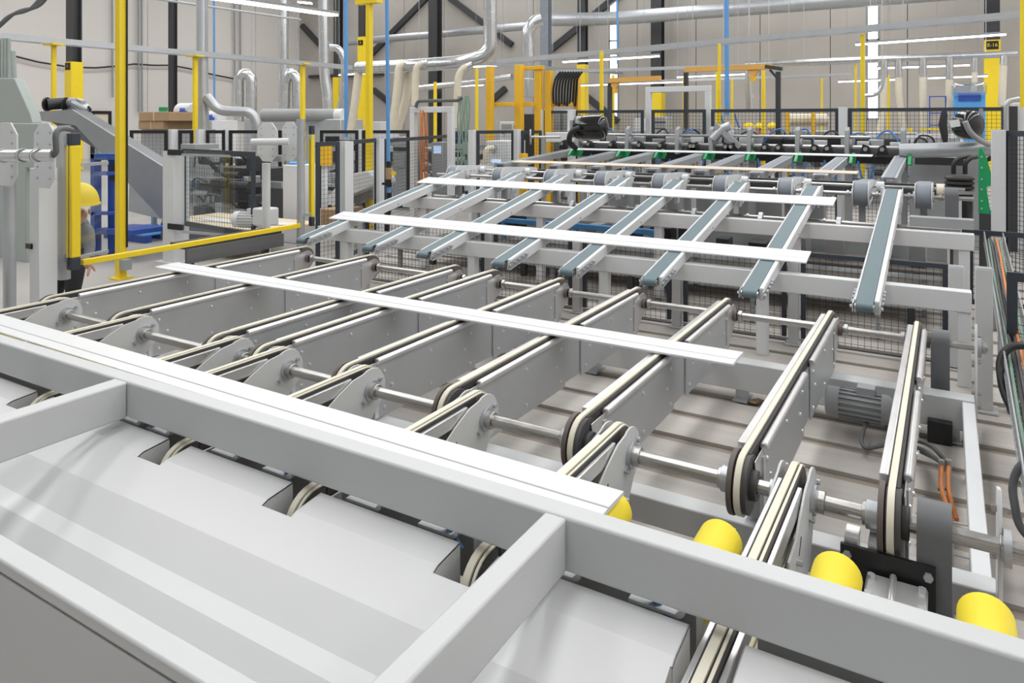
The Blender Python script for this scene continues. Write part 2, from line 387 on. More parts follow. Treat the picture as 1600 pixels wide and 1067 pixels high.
def row2(x, i):
    c = thing('chain_conveyor', (x, 3.85, .2), 'long galvanised conveyor with cream belt between the two shafts, %s from the left' % ORD[i] if i < 8 else 'rightmost long conveyor with cream belt beside the dark drive straps', 'conveyor', 'long conveyors between the two shafts')
    R = .105; R2 = .085; YE = YF-.02
    mkp('belt', G().ring(loop(YN,YE,ZS,R+.006), loop(YN,YE,ZS,R-.003), 'x', x-.009, x+.012), 'cream_belt', c)
    mkp('side_rail', G().box(x-.044, x-.014, YN+.10, YE-.06, ZB-.05, ZB-.006), 'aluminium', c, bevel=.004)
    mkp('slider', G().box(x-.014, x+.024, YN+.02, YE-.02, ZB-.05, ZB-.009), 'rubber', c)
    mkp('inner_plate', G().box(x-.034, x+.03, YN+.16, YE-.04, .27, ZB-.055), 'galv_plate', c)
    for ya, yb in ((YN+.15, 3.76), (3.97, YE-.10)):
        pl = mkp('side_plate', G().box(x+.0305, x+.040, ya, yb, .255, ZB-.03), 'galv_plate', c, bevel=.003)
        mkp('rounded_flange', G().tube([(x+.042,ya,ZB-.03),(x+.042,ya+.004,ZB-.03),(x+.042,yb-.004,ZB-.03),(x+.042,yb,ZB-.03)], [.012,.017,.017,.012], 14), 'aluminium', pl)
        bo = G(); n = max(2, int((yb-ya)/.33)+1)
        for k in range(n):
            yy = ya+.06+(yb-ya-.12)*k/(n-1)
            for zz in (.30, .485): bo.tube([(x+.04,yy,zz),(x+.046,yy,zz),(x+.049,yy,zz)], [.011,.009,.003], 8)
        for yy in (ya+.12, yb-.12): bo.tube([(x+.04,yy,.40),(x+.046,yy,.40),(x+.049,yy,.40)], [.011,.009,.003], 8)
        mkp('bolts', bo, 'aluminium', pl, kind='stuff')
    wh = mkp('wheel', G().ring(arc(YN,ZS,R-.004,0,348,29), arc(YN,ZS,.03,0,348,29), 'x', x-.016, x+.03), 'wheel_dark', c, bevel=.002)
    mkp('rim_disc', G().ring(arc(YN,ZS,R+.008,0,348,29), arc(YN,ZS,.03,0,348,29), 'x', x-.036, x-.018), 'wheel_brown', wh, bevel=.002)
    mkp('hub', G().ring(arc(YN,ZS,.052,0,345,23), arc(YN,ZS,.026,0,345,23), 'x', x+.03, x+.052), 'wheel_dark', wh, bevel=.002)
    mkp('hub', G().ring(arc(YN,ZS,.046,0,345,23), arc(YN,ZS,.026,0,345,23), 'x', x-.075, x-.038), 'galvanised', wh, bevel=.002)
    wf = mkp('wheel', G().ring(arc(YE,ZS,R-.002,0,348,29), arc(YE,ZS,.03,0,348,29), 'x', x-.016, x+.026), 'wheel_brown', c)
    mkp('hub', G().ring(arc(YE,ZS,.036,0,345,23), arc(YE,ZS,.023,0,345,23), 'x', x+.026, x+.07), 'wheel_brown', wf)
    far = [(YE-.16, ZB-.06)]+arc(YE, ZS, .075, 90, -60, 10)+[(YE-.16, .28)]
    mkp('end_plate', G().prism(far, 'x', x+.042, x+.047), 'aluminium', c)
    near = [(YN+.02, ZB-.035), (YN+.17, ZB-.035), (YN+.17, ZS-.02), (YN+.09, ZS-.02)]+arc(YN+.06, ZS+.03, .03, -60, -160, 4)
    mkp('guide_bracket', G().prism(near, 'x', x+.034, x+.038).box(x+.03, x+.045, YN+.135, YN+.165, .26, ZB-.06), 'aluminium', c, bevel=.002)
for i, x in enumerate(X2): row2(x, i)
# beams under the long conveyors
def beam(name, x0, x1, y0, y1, z0, z1, label, m='grey_paint'): return mk(name, G().box(x0,x1,y0,y1,z0,z1), m, bevel=.006, label=label, cat='beam')
nbm = thing('support_beam', (-2.6, 2.86, 0), 'light grey tube beam directly behind the near shaft', 'beam')
mkp('tube', G().box(-5.6, .14, 2.83, 2.93, .14, .25), 'grey_paint', nbm, bevel=.006)
for x in (-5.4, -3.8, -2.2, -.85, -.05): mkp('leg', G().box(x, x+.07, 2.85, 2.91, 0, .14), 'grey_paint', nbm)
fb = thing('support_beam', (-2.6, 4.9, 0), 'light grey tube beam on short feet under the far ends of the long conveyors', 'beam')
mkp('tube', G().box(-5.6, .13, 4.72, 4.84, .07, .245), 'grey_paint', fb, bevel=.006)
for x in (-5.3, -4.0, -2.2, -1.17, -.02): mkp('foot', G().box(x, x+.09, 4.70, 4.86, 0, .012).box(x+.01, x+.08, 4.74, 4.82, .012, .07), 'galvanised', fb)
sr = thing('side_frame', (.11, 3.9, 0), 'light grey side rail with upright bearing plates at the right end of the shafts', 'frame')
mkp('rail', G().box(.07, .13, 2.95, 4.72, .17, .235), 'white_paint', sr, bevel=.005)
for yy in (2.78, 4.95):
    mkp('bearing_upright', G().prism([(yy-.08,.10),(yy+.07,.10),(yy+.05,.60),(yy-.02,.62),(yy-.06,.56)], 'x', .135, .147), 'white_paint', sr, bevel=.002)
    mkp('flange_bearing', G().ring(arc(yy-.08 if yy < 3 else YF, ZS, .055,0,345,23), arc(yy-.08 if yy < 3 else YF, ZS, .024,0,345,23), 'x', .148, .168), 'galvanised', sr)
    b = G()
    for zz in (.14, .22, .40, .55): b.cyl((.12,yy,zz),(.165,yy,zz), .011, 6)
    mkp('bolts', b, 'steel', sr, kind='stuff')
for yy, h in ((3.4,.17),(4.2,.17),(4.68,.17)): mkp('leg', G().box(.075, .125, yy, yy+.06, 0, h), 'grey_paint', sr)
for yy, z, nm in ((YN, .60, 'wide dark drive strap hanging over the near shaft at the right'), (YF, .60, 'wide dark drive strap hanging over the far shaft at the right')):
    zl = -.0
    R0 = .075 if yy < 3 else .06
    out = arc(yy, ZS+.01, R0+.005, 180, 0, 14)+[(yy+R0+.005, .06), (yy-R0-.005, .06)]
    inn = arc(yy, ZS+.01, R0, 180, 0, 14)+[(yy+R0, .06), (yy-R0, .06)]
    st = thing('drive_strap', (-.035, yy, .05), nm, 'drive belt', 'dark drive straps')
    mkp('strap', G().ring(out, inn, 'x', -.083, .013), 'dark_belt', st)
    if yy > 4: mkp('strap_housing', G().box(-.095, .025, 4.66, 4.715, .0, .12), 'black', st, bevel=.004)
    mkp('pulley', G().cyl((-.078,yy,ZS+.01),(.008,yy,ZS+.01), R0-.002, 24), 'wheel_dark', st)
# drive motor group under each end
def motor(name, c, ax, L, r, m, label, cat='motor', n=18, fan='mid_grey'):
    c = Vector(c); ax = Vector(ax).normalized(); t = thing(name, c-Vector((0,0,r)), label, cat)
    body = mkp('body', G().tube([c-ax*L*.3, c+ax*L*.3], r*.86, 20), m, t)
    up = Vector((0,0,1)); sd = ax.cross(up)
    for k in range(n):
        an = 2*PI*k/n; d = sd*math.cos(an)+up*math.sin(an)
        mkp('fin', G().bar(c-ax*L*.3+d*r*.92, c+ax*L*.3+d*r*.92, .006*r/.07, r*.2, d), m, body)
    mkp('fan_cowl', G().tube([c-ax*L*.5, c-ax*L*.48, c-ax*L*.3], [r*.75, r*.98, r*1.0], 20), fan, t)
    mkp('end_bell', G().tube([c+ax*L*.3, c+ax*L*.4, c+ax*L*.5], [r*1.0, r*.95, r*.6], 20), m, t)
    mkp('terminal_box', G().obox(c+up*r*1.1+ax*L*.08, ax*L*.13, sd*r*.5, up*r*.28), m, t, bevel=.004)
    return t
motor('drive_motor', (-.42, 4.55, .17), (1,0,0), .36, .085, 'mid_grey', 'finned grey electric motor under the conveyors near the far shaft', fan='mid_grey')
motor('drive_motor', (-.62, 2.55, .16), (1,0,0), .40, .085, 'mid_grey', 'finned grey electric motor beneath the near shaft beside the yellow rollers')
gb = thing('gearbox', (-.12, 2.55, 0), 'cast aluminium gearbox bolted to a black plate between two yellow rollers', 'gearbox')
mkp('casing', G().box(-.20, -.07, 2.40, 2.56, .10, .30), 'galvanised', gb, bevel=.012)
mkp('casing_lid', G().box(-.22, -.05, 2.43, 2.58, .30, .345).box(-.155, -.135, 2.42, 2.585, .30, .36), 'aluminium', gb, bevel=.008)
mkp('mounting_plate', G().box(-.30, -.03, 2.60, 2.615, .14, .40), 'black', gb)
b = G()
for xx, zz in ((-.28,.37),(-.05,.37),(-.28,.2),(-.05,.2)): b.cyl((xx,2.60,zz),(xx,2.588,zz), .014, 6)
for xx in (-.205,-.065): b.cyl((xx,2.45,.345),(xx,2.45,.357), .012, 6).cyl((xx,2.55,.345),(xx,2.55,.357), .012, 6)
mkp('bolts', b, 'galvanised', gb, kind='stuff')
mkp('upright', G().box(-.29, -.25, 2.615, 2.70, 0, .42).box(-.22, -.19, 2.615, 2.70, 0, .42), 'aluminium', gb)
mk('guide_plate', G().box(.03, .10, 2.36, 2.42, .05, .42), 'white_paint', bevel=.01, label='pale slotted plastic guide plate behind the last yellow roller', cat='plate')
cb = [[atz(1375,640,.12), atz(1352,660,.1), atz(1345,690,.06), atz(1352,702,.05), atz(1395,692,.06), atz(1440,700,.08), atz(1470,722,.12)],
      [atz(1376,625,.16), atz(1378,655,.12), atz(1395,680,.07), atz(1420,685,.07), atz(1455,695,.1), atz(1482,725,.12)],
      [atz(1440,706,.05), atz(1462,716,.08), atz(1476,728,.1)]]
for i, p in enumerate(cb):
    mk('power_cable', G().tube(bend(p, .12), .011, 10), 'cable_grey', label=['thick grey motor cable looping lowest on the floor by the right conveyor', 'grey motor cable dropping straight from the finned motor', 'short grey cable running to the orange connectors'][i], cat='cable', group='grey motor cables')
for i, du in enumerate((0, 11)):
    p = [atz(1471+du,728,.12), atz(1470+du,745,.12), atz(1470+du,765,.10), atz(1478+du*.8,785,.08), atz(1488+du*.6,812,.05)]
    t = thing('orange_cable', p[-1], ['orange cable with grey plug, the left one by the wire tray', 'orange cable with grey plug, the right one by the wire tray'][i], 'cable', 'orange plug cables')
    mkp('cord', G().tube(bend(p, .1), .010, 10), 'orange_cable', t)
    mkp('plug', G().cyl(p[0]+Vector((0,0,.03)), p[0]-Vector((0,0,.03)), .014, 12), 'mid_grey', t)
    for q in (p[2],): mkp('cable_tie', G().cyl(q+Vector((0,0,.004)), q-Vector((0,0,.004)), .0125, 10), 'black', t)
mk('orange_cable', G().tube(bend([(.12,2.6,.18),(.2,2.62,.17),(.35,2.6,.18),(.6,2.55,.2)], .1), .009, 8).tube(bend([(.12,2.62,.2),(.22,2.65,.19),(.4,2.62,.2),(.6,2.6,.22)], .1), .009, 8), 'orange_cable', label='pair of orange cables leaving the frame at the right edge', cat='cable')

# ================================================================ BOARDS
def board(y0, y1, z, x0, x1, label, m='board_white', slope=0, skew=.0, th=.014):
    w = y1-y0; t = thing('trim_board', ((x0+x1)/2, (y0+y1)/2, z), label, 'board', 'boards travelling across the conveyors')
    def zz(y): return z+slope*(y-(y0+y1)/2)
    ya = y0+w*.34
    def piece(a, b, ta, tb):
        pr = [(a, zz(a)), (b, zz(b)), (b, zz(b)+tb), (b-.002, zz(b)+tb+.002), (a+.002, zz(a)+ta+.002), (a, zz(a)+ta)]
        g = G().prism(pr, 'x', x0, x1)
        n = len(pr)
        g.v = [(v[0]-(skew*(y1-v[1])/w if i < n else skew*.1*(y1-v[1])/w), v[1], v[2]) for i, v in enumerate(g.v)]
        return g
    mkp('face', piece(ya+.0025, y1, th*.95, th*.8), m, t)
    mkp('lip', piece(y0, ya-.0025, th*.62, th*.85), m, t)
    mkp('groove', piece(ya-.0025, ya+.0025, th*.45, th*.45), m, t)
    return t
nb_ = board(2.055, 2.238, .5765, -6.1, -.893, 'white trim board lying on the yellow rollers nearest the beam'); nb_.rotation_euler.z = -.0135
board(3.60, 3.81, .5865, -5.50, -.893, 'white trim board lying across the long galvanised conveyors', skew=.0)
SL = .186; YB0, ZB0 = 5.14, .606
def zbelt(y): return ZB0+SL*(y-YB0)
board(5.74, 5.97, zbelt(5.855)+.006, -5.70, -.893, 'white trim board lying low across the sloping belts', slope=SL)
board(7.22, 7.46, zbelt(7.34)+.006, -5.68, -.893, 'white trim board lying high across the sloping belts near the grey pulleys', slope=SL)
# ================================================================ ROW THREE: SLOPING TEAL BELTS
def solve_x(u, v):                                   # where a sight line meets the sloping belt plane near its foot
    p = aty(u, v, YB0); return p.x
X3 = [solve_x(u, v) for u, v in [(468,388),(572,405),(658,415),(777,432),(884,447),(1013,462),(1170,478),(1350,498)]]
def slopebox(g, x0, x1, y0, y1, d0, d1):
    g.prism([(y0, zbelt(y0)+d0), (y1, zbelt(y1)+d0), (y1, zbelt(y1)+d1), (y0, zbelt(y0)+d1)], 'x', x0, x1); return g
def row3(x, i):
    c = thing('belt_conveyor', (x, 6.5, .5), 'sloping flat conveyor with teal grey belt and white side rails, %s from the left' % ORD[i] if i < 7 else 'rightmost sloping conveyor with dark teal belt and white side rails', 'conveyor', 'sloping belt conveyors')
    y0, y1 = YB0+.03, 7.92; r = .028
    e = Vector((0, 1, SL)).normalized(); nrm = Vector((0, -SL, 1)).normalized()
    a0 = math.degrees(math.atan(SL))
    def lp(rr):
        c0 = (y0, zbelt(y0)-.028); c1 = (y1, zbelt(y1)-.028)
        return arc(c1[0], c1[1], rr, 90+a0, -90+a0, 10)+arc(c0[0], c0[1], rr, 270+a0, 90+a0, 10)
    mkp('belt', G().ring(lp(r), lp(r-.004), 'x', x-.05, x+.05), 'teal_belt', c)
    for s in (-1, 1):
        a, b = (x-.066, x-.0525) if s < 0 else (x+.0525, x+.085)
        sd = mkp('side_rail', slopebox(G(), a, b, y0+.04, y1-.02, -.085, .004), 'white_paint', c, bevel=.006)
        xo = b if s > 0 else a
        tb = G(); zz = zbelt(y0)-.028
        tb.prism([(y0-.02, zz-.03), (y0+.03, zz-.035), (y0+.30, zz+.01), (y0+.33, zz+.045), (y0+.27, zz+.06), (y0-.0, zz+.02)], 'x', min(xo, xo+s*.006), max(xo, xo+s*.006))
        mkp('tension_plate', tb, 'galvanised', sd)
        bo = G()
        for yy in (y0+.02, y0+.10, y0+.17, y0+.24, y0+.29): bo.cyl((xo, yy, zbelt(yy)-.035), (xo+s*.022, yy, zbelt(yy)-.035), .012, 6)
        for yy in (6.55, 7.30, 7.37, 7.44): bo.cyl((xo, yy, zbelt(yy)-.05), (xo+s*.008, yy, zbelt(yy)-.05), .008, 6)
        mkp('bolts', bo, 'galvanised', sd, kind='stuff')
    mkp('bed', slopebox(G(), x-.05, x+.05, y0+.05, y1-.04, -.05, -.006), 'galv_plate', c)
    mkp('end_roller', G().cyl((x-.058,y0,zbelt(y0)-.028),(x+.058,y0,zbelt(y0)-.028), r-.005, 16), 'steel', c)
    hd = [(y1-.28, zbelt(y1-.28)-.15), (y1-.02, zbelt(y1)-.12)]+arc(y1, zbelt(y1)-.04, .05, -60, 80, 8)+[(y1-.16, zbelt(y1-.16)+.012), (y1-.30, zbelt(y1-.3)-.05)]
    for xx in (x-.074, x+.086): mkp('head_plate', G().prism(hd, 'x', xx, xx+.006), 'grey_paint', c, bevel=.001)
    mkp('mount_block', G().box(x-.05, x+.05, 5.72, 5.80, .640, zbelt(5.74)-.09), 'dark_steel', c)
    mkp('mount_block', G().box(x-.05, x+.05, 7.04, 7.12, .852, zbelt(7.04)-.09), 'dark_steel', c)
for i, x in enumerate(X3): row3(x, i)
f3 = thing('support_frame', (-2.8, 6.4, 0), 'light grey two-beam frame on posts carrying the sloping belts', 'frame')
mkp('lower_beam', G().box(-5.85, .14, 5.72, 5.82, .50, .638), 'white_paint', f3, bevel=.006)
mkp('upper_beam', G().box(-5.75, .19, 7.03, 7.13, .715, .85), 'white_paint', f3, bevel=.006)
mkp('shelf_plate', G().box(-.28, .19, 7.16, 7.30, .87, .95), 'mid_grey', f3)
for x in (-5.5, -3.9, -2.55, -1.25, .06):
    mkp('post', G().box(x, x+.08, 5.73, 5.81, 0, .50), 'white_paint', f3, bevel=.004)
    mkp('post', G().box(x+.02, x+.10, 7.04, 7.12, 0, .715), 'white_paint', f3, bevel=.004)
# line shafts behind the upper beam
shaft_thing(7.62, .80, -5.7, .1, .022, 'dark tension shaft running behind the upper frame beam', [x+.15 for x in X3])
for i, x in enumerate(X3[:7]):
    mk('bearing_block', G().prism([(7.55,.74),(7.69,.74),(7.70,.80)]+arc(7.62,.80,.055,20,160,8)+[(7.54,.80)], 'x', x+.26, x+.30), 'galvanised', label='grey pillow block on the dark tension shaft, %s from the left' % ORD[i], cat='bearing', group='pillow blocks on the tension shaft')
# ================================================================ ROW FOUR: GREY PULLEYS
YP = 7.95
X4 = [aty(u, 300, YP).x for u in (712, 783, 864, 943, 1033, 1128, 1229, 1346, 1443)]
shaft_thing(YP, 1.055, X4[0]-.3, .21, .02, 'steel shaft through the row of grey pulleys', [x+.14 for x in X4]+[x-.12 for x in X4])
shaft_thing(8.42, 1.10, X4[0]-.1, .15, .016, 'thin steel shaft behind the grey pulleys', [])
for i, x in enumerate(X4):
    c = thing('pulley_conveyor', (x, 8.3, .9), 'short conveyor with wide grey pulley in front, %s from the left' % ORD[i] if i < 8 else 'short conveyor with grey pulley, rightmost beside the black drum', 'conveyor', 'pulley conveyors')
    R = .115
    def lp(rr): return arc(8.72, 1.10, rr*.42, 90, -60, 8)+arc(YP, 1.055, rr, 270, 90, 14)
    mkp('belt', G().ring(lp(R), lp(R-.008), 'x', x-.06, x+.06), 'pulley_grey', c)
    mkp('pulley', G().cyl((x-.056,YP,1.055),(x+.056,YP,1.055), R-.012, 24), 'rubber', c)
    for s in (-1, 1):
        xx = x+s*.068
        pl = mkp('side_plate', G().prism(arc(YP,1.055,R+.012,80,265,14)+[(8.1,.955),(8.72,1.03)]+arc(8.74,1.09,.05,-80,80,6)+[(8.3,1.165)], 'x', xx-.004, xx+.004), 'white_paint', c, bevel=.001)
        b = G().ring(arc(YP,1.055,.05,0,345,23), arc(YP,1.055,.021,0,345,23), 'x', xx+s*.0045, xx+s*.02)
        mkp('flange_bearing', b, 'galvanised', pl)
        b = G()
        for yy in (8.12, 8.2, 8.28, 8.45): b.cyl((xx+s*.004,yy,1.10),(xx+s*.012,yy,1.10), .01, 6)
        mkp('bolts', b, 'steel', pl, kind='stuff')
    mkp('stand', G().box(x-.03, x+.03, 8.0, 8.06, .70, .95), 'mid_grey', c)
    mk('bearing_upright', G().box(x+.17, x+.20, 7.90, 8.0, .86, 1.13).ring(arc(YP,1.055,.048,0,345,23), arc(YP,1.055,.021,0,345,23), 'x', x+.201, x+.225), 'grey_paint', label='grey bearing upright right of the %s pulley from the left' % ORD[i], cat='bearing', group='bearing uprights in the pulley row')
    mk('plastic_roller', G().cyl((x+.10,8.42,1.10),(x+.17,8.42,1.10), .05, 16), 'white_paint', label='small white plastic roller on the thin shaft behind pulley %s from the left' % ORD[i], cat='roller', group='white plastic rollers')
mk('cross_channel', G().box(-5.7, -.05, 8.9, 9.0, .98, 1.10), 'dark_steel', label='long dark channel behind the grey pulleys', cat='beam')
mk('cross_beam', G().box(-5.7, .2, 8.02, 8.12, .58, .70), 'grey_paint', bevel=.005, label='grey beam under the row of grey pulleys', cat='beam')
for i, x in enumerate((-5.4, -3.4, -1.5, .05)):
    mk('beam_post', G().box(x, x+.09, 8.03, 8.11, 0, .58).box(x+.01, x+.08, 8.90, 8.98, 0, .98), 'grey_paint', kind=None, label='grey post pair below the pulley row, %s from the left' % ORD[i], cat='post', group='posts below the pulley row') if False else (
    mk('beam_post', G().box(x, x+.09, 8.03, 8.11, 0, .58), 'grey_paint', label='grey front post below the pulley row, %s from the left' % ORD[i], cat='post', group='front posts below the pulley row'),
    mk('beam_post', G().box(x+.01, x+.08, 8.92, 8.98, 0, .98), 'grey_paint', label='grey rear post below the dark channel, %s from the left' % ORD[i], cat='post', group='rear posts below the dark channel'))
st = thing('drive_strap', (.06, YP, .6), 'dark vertical drive strap at the right end of the pulley row', 'drive belt')
out = arc(YP, 1.07, .085, 180, 0, 12)+[(YP+.085,.62),(YP-.085,.62)]; inn = arc(YP, 1.07, .08, 180, 0, 12)+[(YP+.08,.62),(YP-.08,.62)]
xs_ = aty(1487, 310, YP).x
mkp('strap', G().ring(out, inn, 'x', xs_-.055, xs_+.055), 'dark_belt', st)
mkp('pulley', G().cyl((xs_-.05,YP,1.07),(xs_+.05,YP,1.07), .075, 20), 'wheel_dark', st)
mkp('cream_spacer', G().cyl((xs_-.12,YP+.1,1.10),(xs_-.07,YP+.1,1.10), .07, 20), 'hose_cream', st)
# ================================================================ ROW FIVE: LEVEL BELTS TO THE CUTTING MACHINE
Z5 = lambda y: 1.135+.055*(y-8.85)
for i, x in enumerate(X3):
    x -= .10
    c = thing('belt_conveyor', (x, 10.2, 1.0), 'far grey belt conveyor leading up to the black roller machine, %s from the left' % ORD[i], 'conveyor', 'far belt conveyors')
    def pz(a, b, da, db): return [(a, Z5(a)+da), (b, Z5(b)+da), (b, Z5(b)+db), (a, Z5(a)+db)]
    mkp('belt', G().prism(pz(9.06, 11.6, -.02, .004), 'x', x-.05, x+.05), 'pulley_grey', c)
    for s in (-1, 1): mkp('side_rail', G().prism(pz(9.08, 11.55, -.09, 0), 'x', x+s*.066-.014, x+s*.066+.014), 'galvanised' if i > 4 else 'mid_grey', c)
    mkp('green_clamp', G().prism([(11.05,Z5(11)-.06),(11.5,Z5(11)-.10),(11.62,Z5(11)-.02),(11.5,Z5(11)+.06),(11.2,Z5(11)+.03)], 'x', x+.10, x+.14), 'green_paint', c)
    mkp('post', G().box(x-.03, x+.03, 10.9, 10.96, 0, Z5(10.9)-.09), 'grey_paint', c)
board(9.25, 9.47, 1.165, -5.50, -.893, 'board with bare beige face lying behind the grey pulleys', m='board_back', slope=.055)
board(11.2, 11.42, Z5(11.3)+.012, -5.50, -.893, 'farthest thin white board lying in front of the black roller machine', slope=.055)
# ================================================================ LOW SAFETY FENCE BEHIND THE SHAFT
def fence_panel(p0, p1, z0, z1, label, group=None, step=.052, fw=.035, m='fence_navy', wr=.0014, base=1):
    p0 = Vector((p0[0], p0[1], 0)); p1 = Vector((p1[0], p1[1], 0)); d = p1-p0; L = d.length; d.normalize(); nrm = Vector((-d.y, d.x, 0))
    t = thing('mesh_fence', ((p0+p1)/2)+Vector((0,0,z0)), label, 'fence', group)
    up = Vector((0,0,1))
    for zz, n, q in ((z1-fw/2, 'top_rail', fw), (z0+fw*base/2, 'bottom_rail', fw*base)): mkp(n, G().obox((p0+p1)/2+up*zz, d*L/2, nrm*.012, up*q/2), m, t)
    for q in (p0+d*fw/2, p1-d*fw/2): mkp('stile', G().obox(q+up*(z0+z1)/2, d*fw/2, nrm*.0125, up*((z1-z0)/2-fw)), m, t)
    g = G(); n = max(2, int(L/step))
    for k in range(1, n): g.obox(p0+d*(L*k/n)+up*(z0+z1)/2, d*wr, nrm*wr, up*((z1-z0)/2-fw*.6))
    n = max(2, int((z1-z0)/step))
    for k in range(1, n): g.obox((p0+p1)/2+up*(z0+(z1-z0)*k/n), d*(L/2-fw*.6), nrm*wr, up*wr)
    mkp('wire_mesh', g, 'wire_black', t, kind='stuff')
    return t
def post(x, y, h, w, label, m='grey_paint', group=None, name='fence_post', z0=0, cat='post', cap=True):
    t = thing(name, (x, y, z0), label, cat, group)
    mkp('tube', G().box(x-w/2, x+w/2, y-w/2, y+w/2, z0+.012, h), m, t, bevel=.004)
    mkp('base_plate', G().box(x-w*.8, x+w*.8, y-w*.8, y+w*.8, z0, z0+.012), m, t)
    if cap: mkp('cap', G().box(x-w/2+.003, x+w/2-.003, y-w/2+.003, y+w/2-.003, h, h+.004), 'mid_grey', t)
    return t
FY = 6.15
px_ = [-5.6, -3.92, -2.95, -2.0, -1.05, .06]
for i, x in enumerate(px_):
    post(x, FY, .72, .075, 'grey fence post under the sloping belts, %s from the left' % ORD[i], group='posts of the low fence')
for i in range(5):
    fence_panel((px_[i]+.055, FY), (px_[i+1]-.055, FY), .02, .74, 'low black mesh fence panel under the sloping belts, %s from the left' % ORD[i], group='low fence panels', step=.045, wr=.0013, base=.15)
    for s in (0,): pass
for i, z in enumerate((.36, .40, .33)):
    mk('cable_bundle', G().tube([(-5.5+k*.6, 6.65+.02*i+.006*math.sin(k*1.7+i), z+.008*math.sin(k*2.1+i)) for k in range(10)], .018, 8), 'orange_cable', label=['orange cable run behind the low fence, middle of three', 'orange cable run behind the low fence, topmost of three', 'orange cable run behind the low fence, lowest of three'][i], cat='cable', group='orange cables behind the low fence')
tr_ = thing('cable_tray', (-2.5, 6.68, .29), 'shallow grey tray holding orange cables behind the low fence', 'tray')
mkp('pan', G().box(-5.6, .0, 6.60, 6.76, .29, .30), 'galvanised', tr_)
mkp('lip', G().box(-5.6, .0, 6.60, 6.604, .30, .335), 'galvanised', tr_)
for k in range(6): mkp('bracket', G().box(-5.5+k, -5.47+k, 6.64, 6.70, 0, .29), 'mid_grey', tr_)
br_ = thing('blue_rail', (-3.8, 7.83, 0), 'blue painted rail below the grey pulleys on the left', 'rail')
mkp('rail', G().box(-4.9, -2.7, 7.80, 7.86, .50, .56), 'blue_light', br_, bevel=.006)
for x in (-4.8, -3.8, -2.85): mkp('leg', G().box(x, x+.05, 7.80, 7.85, 0, .50), 'blue_light', br_)
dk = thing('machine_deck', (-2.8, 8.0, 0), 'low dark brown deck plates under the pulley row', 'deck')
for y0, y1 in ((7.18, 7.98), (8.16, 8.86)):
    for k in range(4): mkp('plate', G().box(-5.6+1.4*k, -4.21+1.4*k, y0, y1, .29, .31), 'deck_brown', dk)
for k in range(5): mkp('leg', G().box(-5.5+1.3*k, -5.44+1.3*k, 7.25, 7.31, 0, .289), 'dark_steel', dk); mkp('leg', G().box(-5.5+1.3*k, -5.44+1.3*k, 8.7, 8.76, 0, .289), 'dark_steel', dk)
mkp('rear_skirt', G().box(-5.6, 0, 8.87, 8.88, .0, .6), 'mid_grey', dk)
for k in range(14):
    x = -5.4+k*.39; rr = random.Random(k)
    mkp('housing', G().box(x, x+rr.uniform(.1,.3), 8.2+rr.uniform(0,.2), 8.6, .311, .36+rr.uniform(.05,.25)), rr.choice(['dark_steel','mid_grey','black','galv_plate']), dk, bevel=.01)
wl_ = thing('wire_tray', (-1.2, 7.6, .30), 'long wire basket tray low behind the upper beam', 'tray')
g = G()
for k in range(5): g.cyl((-4.5, 7.52+.05*k, .36+.0*k), (.05, 7.52+.05*k, .36), .004, 6)
for k in range(40): g.cyl((-4.5+k*.114, 7.50, .362), (-4.5+k*.114, 7.74, .362), .003, 5)
mkp('wires', g, 'galvanised', wl_, kind='stuff')
for k in range(5): mkp('foot', G().box(-4.4+k*1.05, -4.36+k*1.05, 7.6, 7.64, 0, .355), 'mid_grey', wl_)
# ================================================================ BACKGROUND BUILDERS
def px(n, t): return n*t/FPX
def ubox(u0, u1, v0, v1, t, depth, g=None):
    """upright block whose camera-facing front spans the sight lines, aligned with the hall axes"""
    g = g or G(); a = at(u0, v1, t); b = at(u1, v0, t); c = (a+b)/2; w_ = (u1-u0)*t/FPX
    return g.box(c.x-w_*.5, c.x+w_*.5, c.y, c.y+depth, max(0, a.z), b.z)
def pole(name, u, vt, vb, t, wpx, m, label, cat='post', rnd=False, group=None, foot=True):
    p = at(u, vt, t); z0 = 0 if vb is None else max(0, at(u, vb, t).z); h = px(wpx, t)/2
    o = thing(name, (p.x, p.y, z0), label, cat, group)
    if rnd: mkp('tube', G().cyl((p.x,p.y,z0),(p.x,p.y,p.z), h, 16), m, o)
    else: mkp('tube', G().box(p.x-h, p.x+h, p.y-h, p.y+h, z0, p.z), m, o, bevel=.006)
    if foot and z0 == 0: mkp('base_plate', G().box(p.x-h*2, p.x+h*2, p.y-h*2, p.y+h*2, 0, .015), m, o)
    return o
def pipe(name, pts, r, m, label, cat, rings=0, br=.3, group=None, n=14, hang=()):
    pts = [Vector(p) for p in pts]; path = bend(pts, br) if len(pts) > 2 else pts
    o = thing(name, (path[0].x, path[0].y, min(p.z for p in path)), label, cat, group)
    mkp('tube', G().tube(path, r, n), m, o)
    if rings:
        for i in range(len(pts)-1):
            a, b = pts[i], pts[i+1]; k = max(1, int((b-a).length/rings)); d = (b-a).normalized()
            for j in range(1, k+1):
                q = a+(b-a)*((j-.5)/k); mkp('seam_ring', G().cyl(q-d*.02, q+d*.02, r*1.04, n), m, o)
    for f in hang:
        q = path[min(len(path)-1, int(f*(len(path)-1)))] if len(path) > 2 else pts[0]+(pts[-1]-pts[0])*f
        mkp('hanger', G().cyl(q, (q.x,q.y,HALL_TOP), .008, 6), m, o)
    return o
